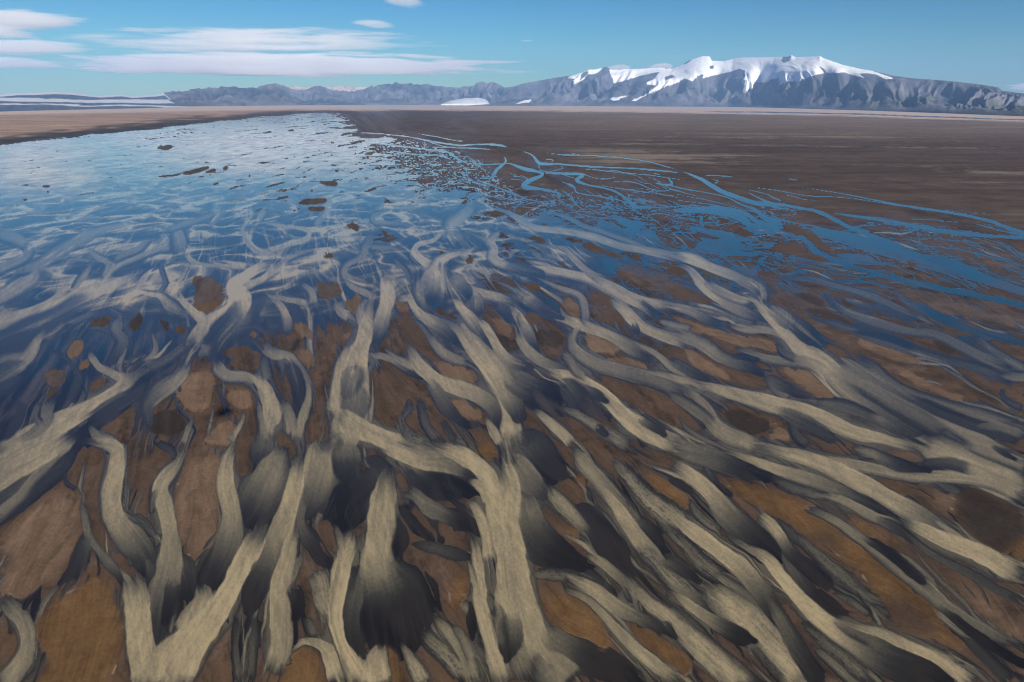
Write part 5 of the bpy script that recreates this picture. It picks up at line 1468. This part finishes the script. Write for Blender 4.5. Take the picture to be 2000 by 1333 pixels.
m_red, m_grey, m_glass = metal('red_paint', (.35, .03, .025)), metal('grey_metal', (.12, .12, .13)), metal('dark_glass', (.02, .025, .03), .08)
heli = bpy.data.objects.new('helicopter', None); COL.objects.link(heli)
tag(heli, 'red helicopter flying over the river, its shadow on the sand bar', 'helicopter')
loft('fuselage', [(3.1, .2, .1, .1), (2.8, .25, .6, .5), (2.1, .4, 1.0, .9), (1.0, .5, 1.15, 1.15), (-.6, .5, 1.15, 1.15), (-1.8, .6, .9, .9), (-2.8, .9, .4, .45), (-3.2, 1.0, .22, .25)], m_red, heli)
loft('canopy', [(3.0, .55, .2, .15), (2.6, .7, .65, .42), (1.9, .85, 1.02, .62), (1.1, .95, 1.13, .76)], m_glass, heli)
tb = loft('tail_boom', [(-3.2, 1.0, .24, .26), (-5.5, 1.1, .17, .18), (-7.6, 1.2, .10, .11)], m_red, heli)
plate('tail_fin', [(-6.9, 1.2), (-7.7, 2.5), (-8.1, 2.5), (-7.7, 1.2), (-7.9, .3), (-7.6, .3)], .08, m_red, tb, 'y')
bar('rotor_mast', [(0, 0, 1.6), (0, 0, 2.45)], .14, m_grey, heli)
for k in range(3):
    bl = plate('rotor_blade', [(.2, -.14), (5.6, -.16), (5.6, .16), (.2, .14)], .04, m_grey, heli)
    bl.location = (0, 0, 2.4); bl.rotation_euler = (0, math.radians(-2), math.radians(25 + 120 * k))
for k in range(2):
    tr = plate('tail_rotor_blade', [(-.9, -.07), (.9, -.07), (.9, .07), (-.9, .07)], .02, m_grey, heli, 'y')
    tr.location = (-7.6, .22, 1.3); tr.rotation_euler = (0, math.radians(35 + 90 * k), 0)
for s in (-1, 1):
    bar('skid', [(2.5, s * 1.15, -1.05), (2.2, s * 1.15, -1.25), (-2.0, s * 1.15, -1.25)], .06, m_grey, heli)
    for x in (1.3, -1.0): bar('skid_strut', [(x, s * .7, -.45), (x, s * 1.15, -1.22)], .05, m_grey, heli)
back = Vector((-SUN_TO[0], -SUN_TO[1], -SUN_TO[2]))
heli.location = Vector((0, 0, H)) + back * 9.0
heli.rotation_euler = (math.radians(4), 0, math.radians(62))

# ----------------------------------------------------------------------------- haze
hb = 37200.0; ht = 1900.0
hv = np.array([(x, y, z) for z in (-2.5, ht) for x, y in ((-hb, -hb), (hb, -hb), (hb, hb), (-hb, hb))], float)
hq = np.array([(3, 2, 1, 0), (4, 5, 6, 7), (0, 1, 5, 4), (1, 2, 6, 5), (2, 3, 7, 6), (3, 0, 4, 7)])
me = mesh_np('haze', hv, hq, False)
th_ = NT('thin_air')
pv = th_.n('ShaderNodeVolumePrincipled')
pv.inputs['Color'].default_value = HAZE_COL
pv.inputs['Density'].default_value = HAZE
th_.l(pv.outputs[0], th_.out.inputs['Volume'])
tag(link('haze', me, None, th_.m), 'thin blue summer haze over the whole plain', 'haze', None, 'stuff')

# ----------------------------------------------------------------------------- light
w = bpy.data.worlds.new('World'); scene.world = w; w.use_nodes = True
nt = w.node_tree
bg = nt.nodes['Background']
sky = nt.nodes.new('ShaderNodeTexSky'); sky.sky_type = 'NISHITA'; sky.sun_disc = False
sky.sun_elevation = SUN_EL; sky.sun_rotation = SUN_AZ
sky.altitude = 100; sky.air_density = SKY_AIR; sky.dust_density = SKY_DUST; sky.ozone_density = SKY_OZONE
hs = nt.nodes.new('ShaderNodeHueSaturation'); hs.inputs['Saturation'].default_value = SKY_SAT; hs.inputs['Hue'].default_value = SKY_HUE
nt.links.new(sky.outputs[0], hs.inputs['Color']); tint_n = nt.nodes.new('ShaderNodeMix'); tint_n.data_type = 'RGBA'; tint_n.blend_type = 'MULTIPLY'
tint_n.inputs[0].default_value = 1; tint_n.inputs[7].default_value = (SKY_TINT[0] * SKY_MID, SKY_TINT[1] * SKY_MID, SKY_TINT[2] * SKY_MID, 1)
low = nt.nodes.new('ShaderNodeMix'); low.data_type = 'RGBA'; low.blend_type = 'MULTIPLY'
low.inputs[0].default_value = 1; low.inputs[7].default_value = (1 / SKY_MID, 1 / SKY_MID, 1 / SKY_MID, 1)
gam = nt.nodes.new('ShaderNodeGamma'); gam.inputs['Gamma'].default_value = SKY_GAMMA      # polarising filter: deeper blue away from the horizon
nt.links.new(hs.outputs[0], low.inputs[6]); nt.links.new(low.outputs[2], gam.inputs[0]); nt.links.new(gam.outputs[0], tint_n.inputs[6]); nt.links.new(tint_n.outputs[2], bg.inputs['Color'])
bg.inputs['Strength'].default_value = SKY_STR
sun = bpy.data.lights.new('sun', 'SUN'); sun.energy = SUN_STR; sun.angle = math.radians(.5); sun.color = (1, .92, .79)
so = bpy.data.objects.new('sun', sun); COL.objects.link(so)
so.rotation_euler = Vector(SUN_TO).to_track_quat('-Z', 'Y').to_euler()

vs = scene.view_settings
vs.view_transform = 'Standard'; vs.look = 'None'; vs.gamma = 1; vs.use_curve_mapping = False; vs.exposure = EXPO
scene.cycles.max_bounces = 24; scene.cycles.volume_bounces = 24; scene.cycles.diffuse_bounces = 2; scene.cycles.glossy_bounces = 2
scene.cycles.use_denoising = True; scene.cycles.filter_width = 1.1
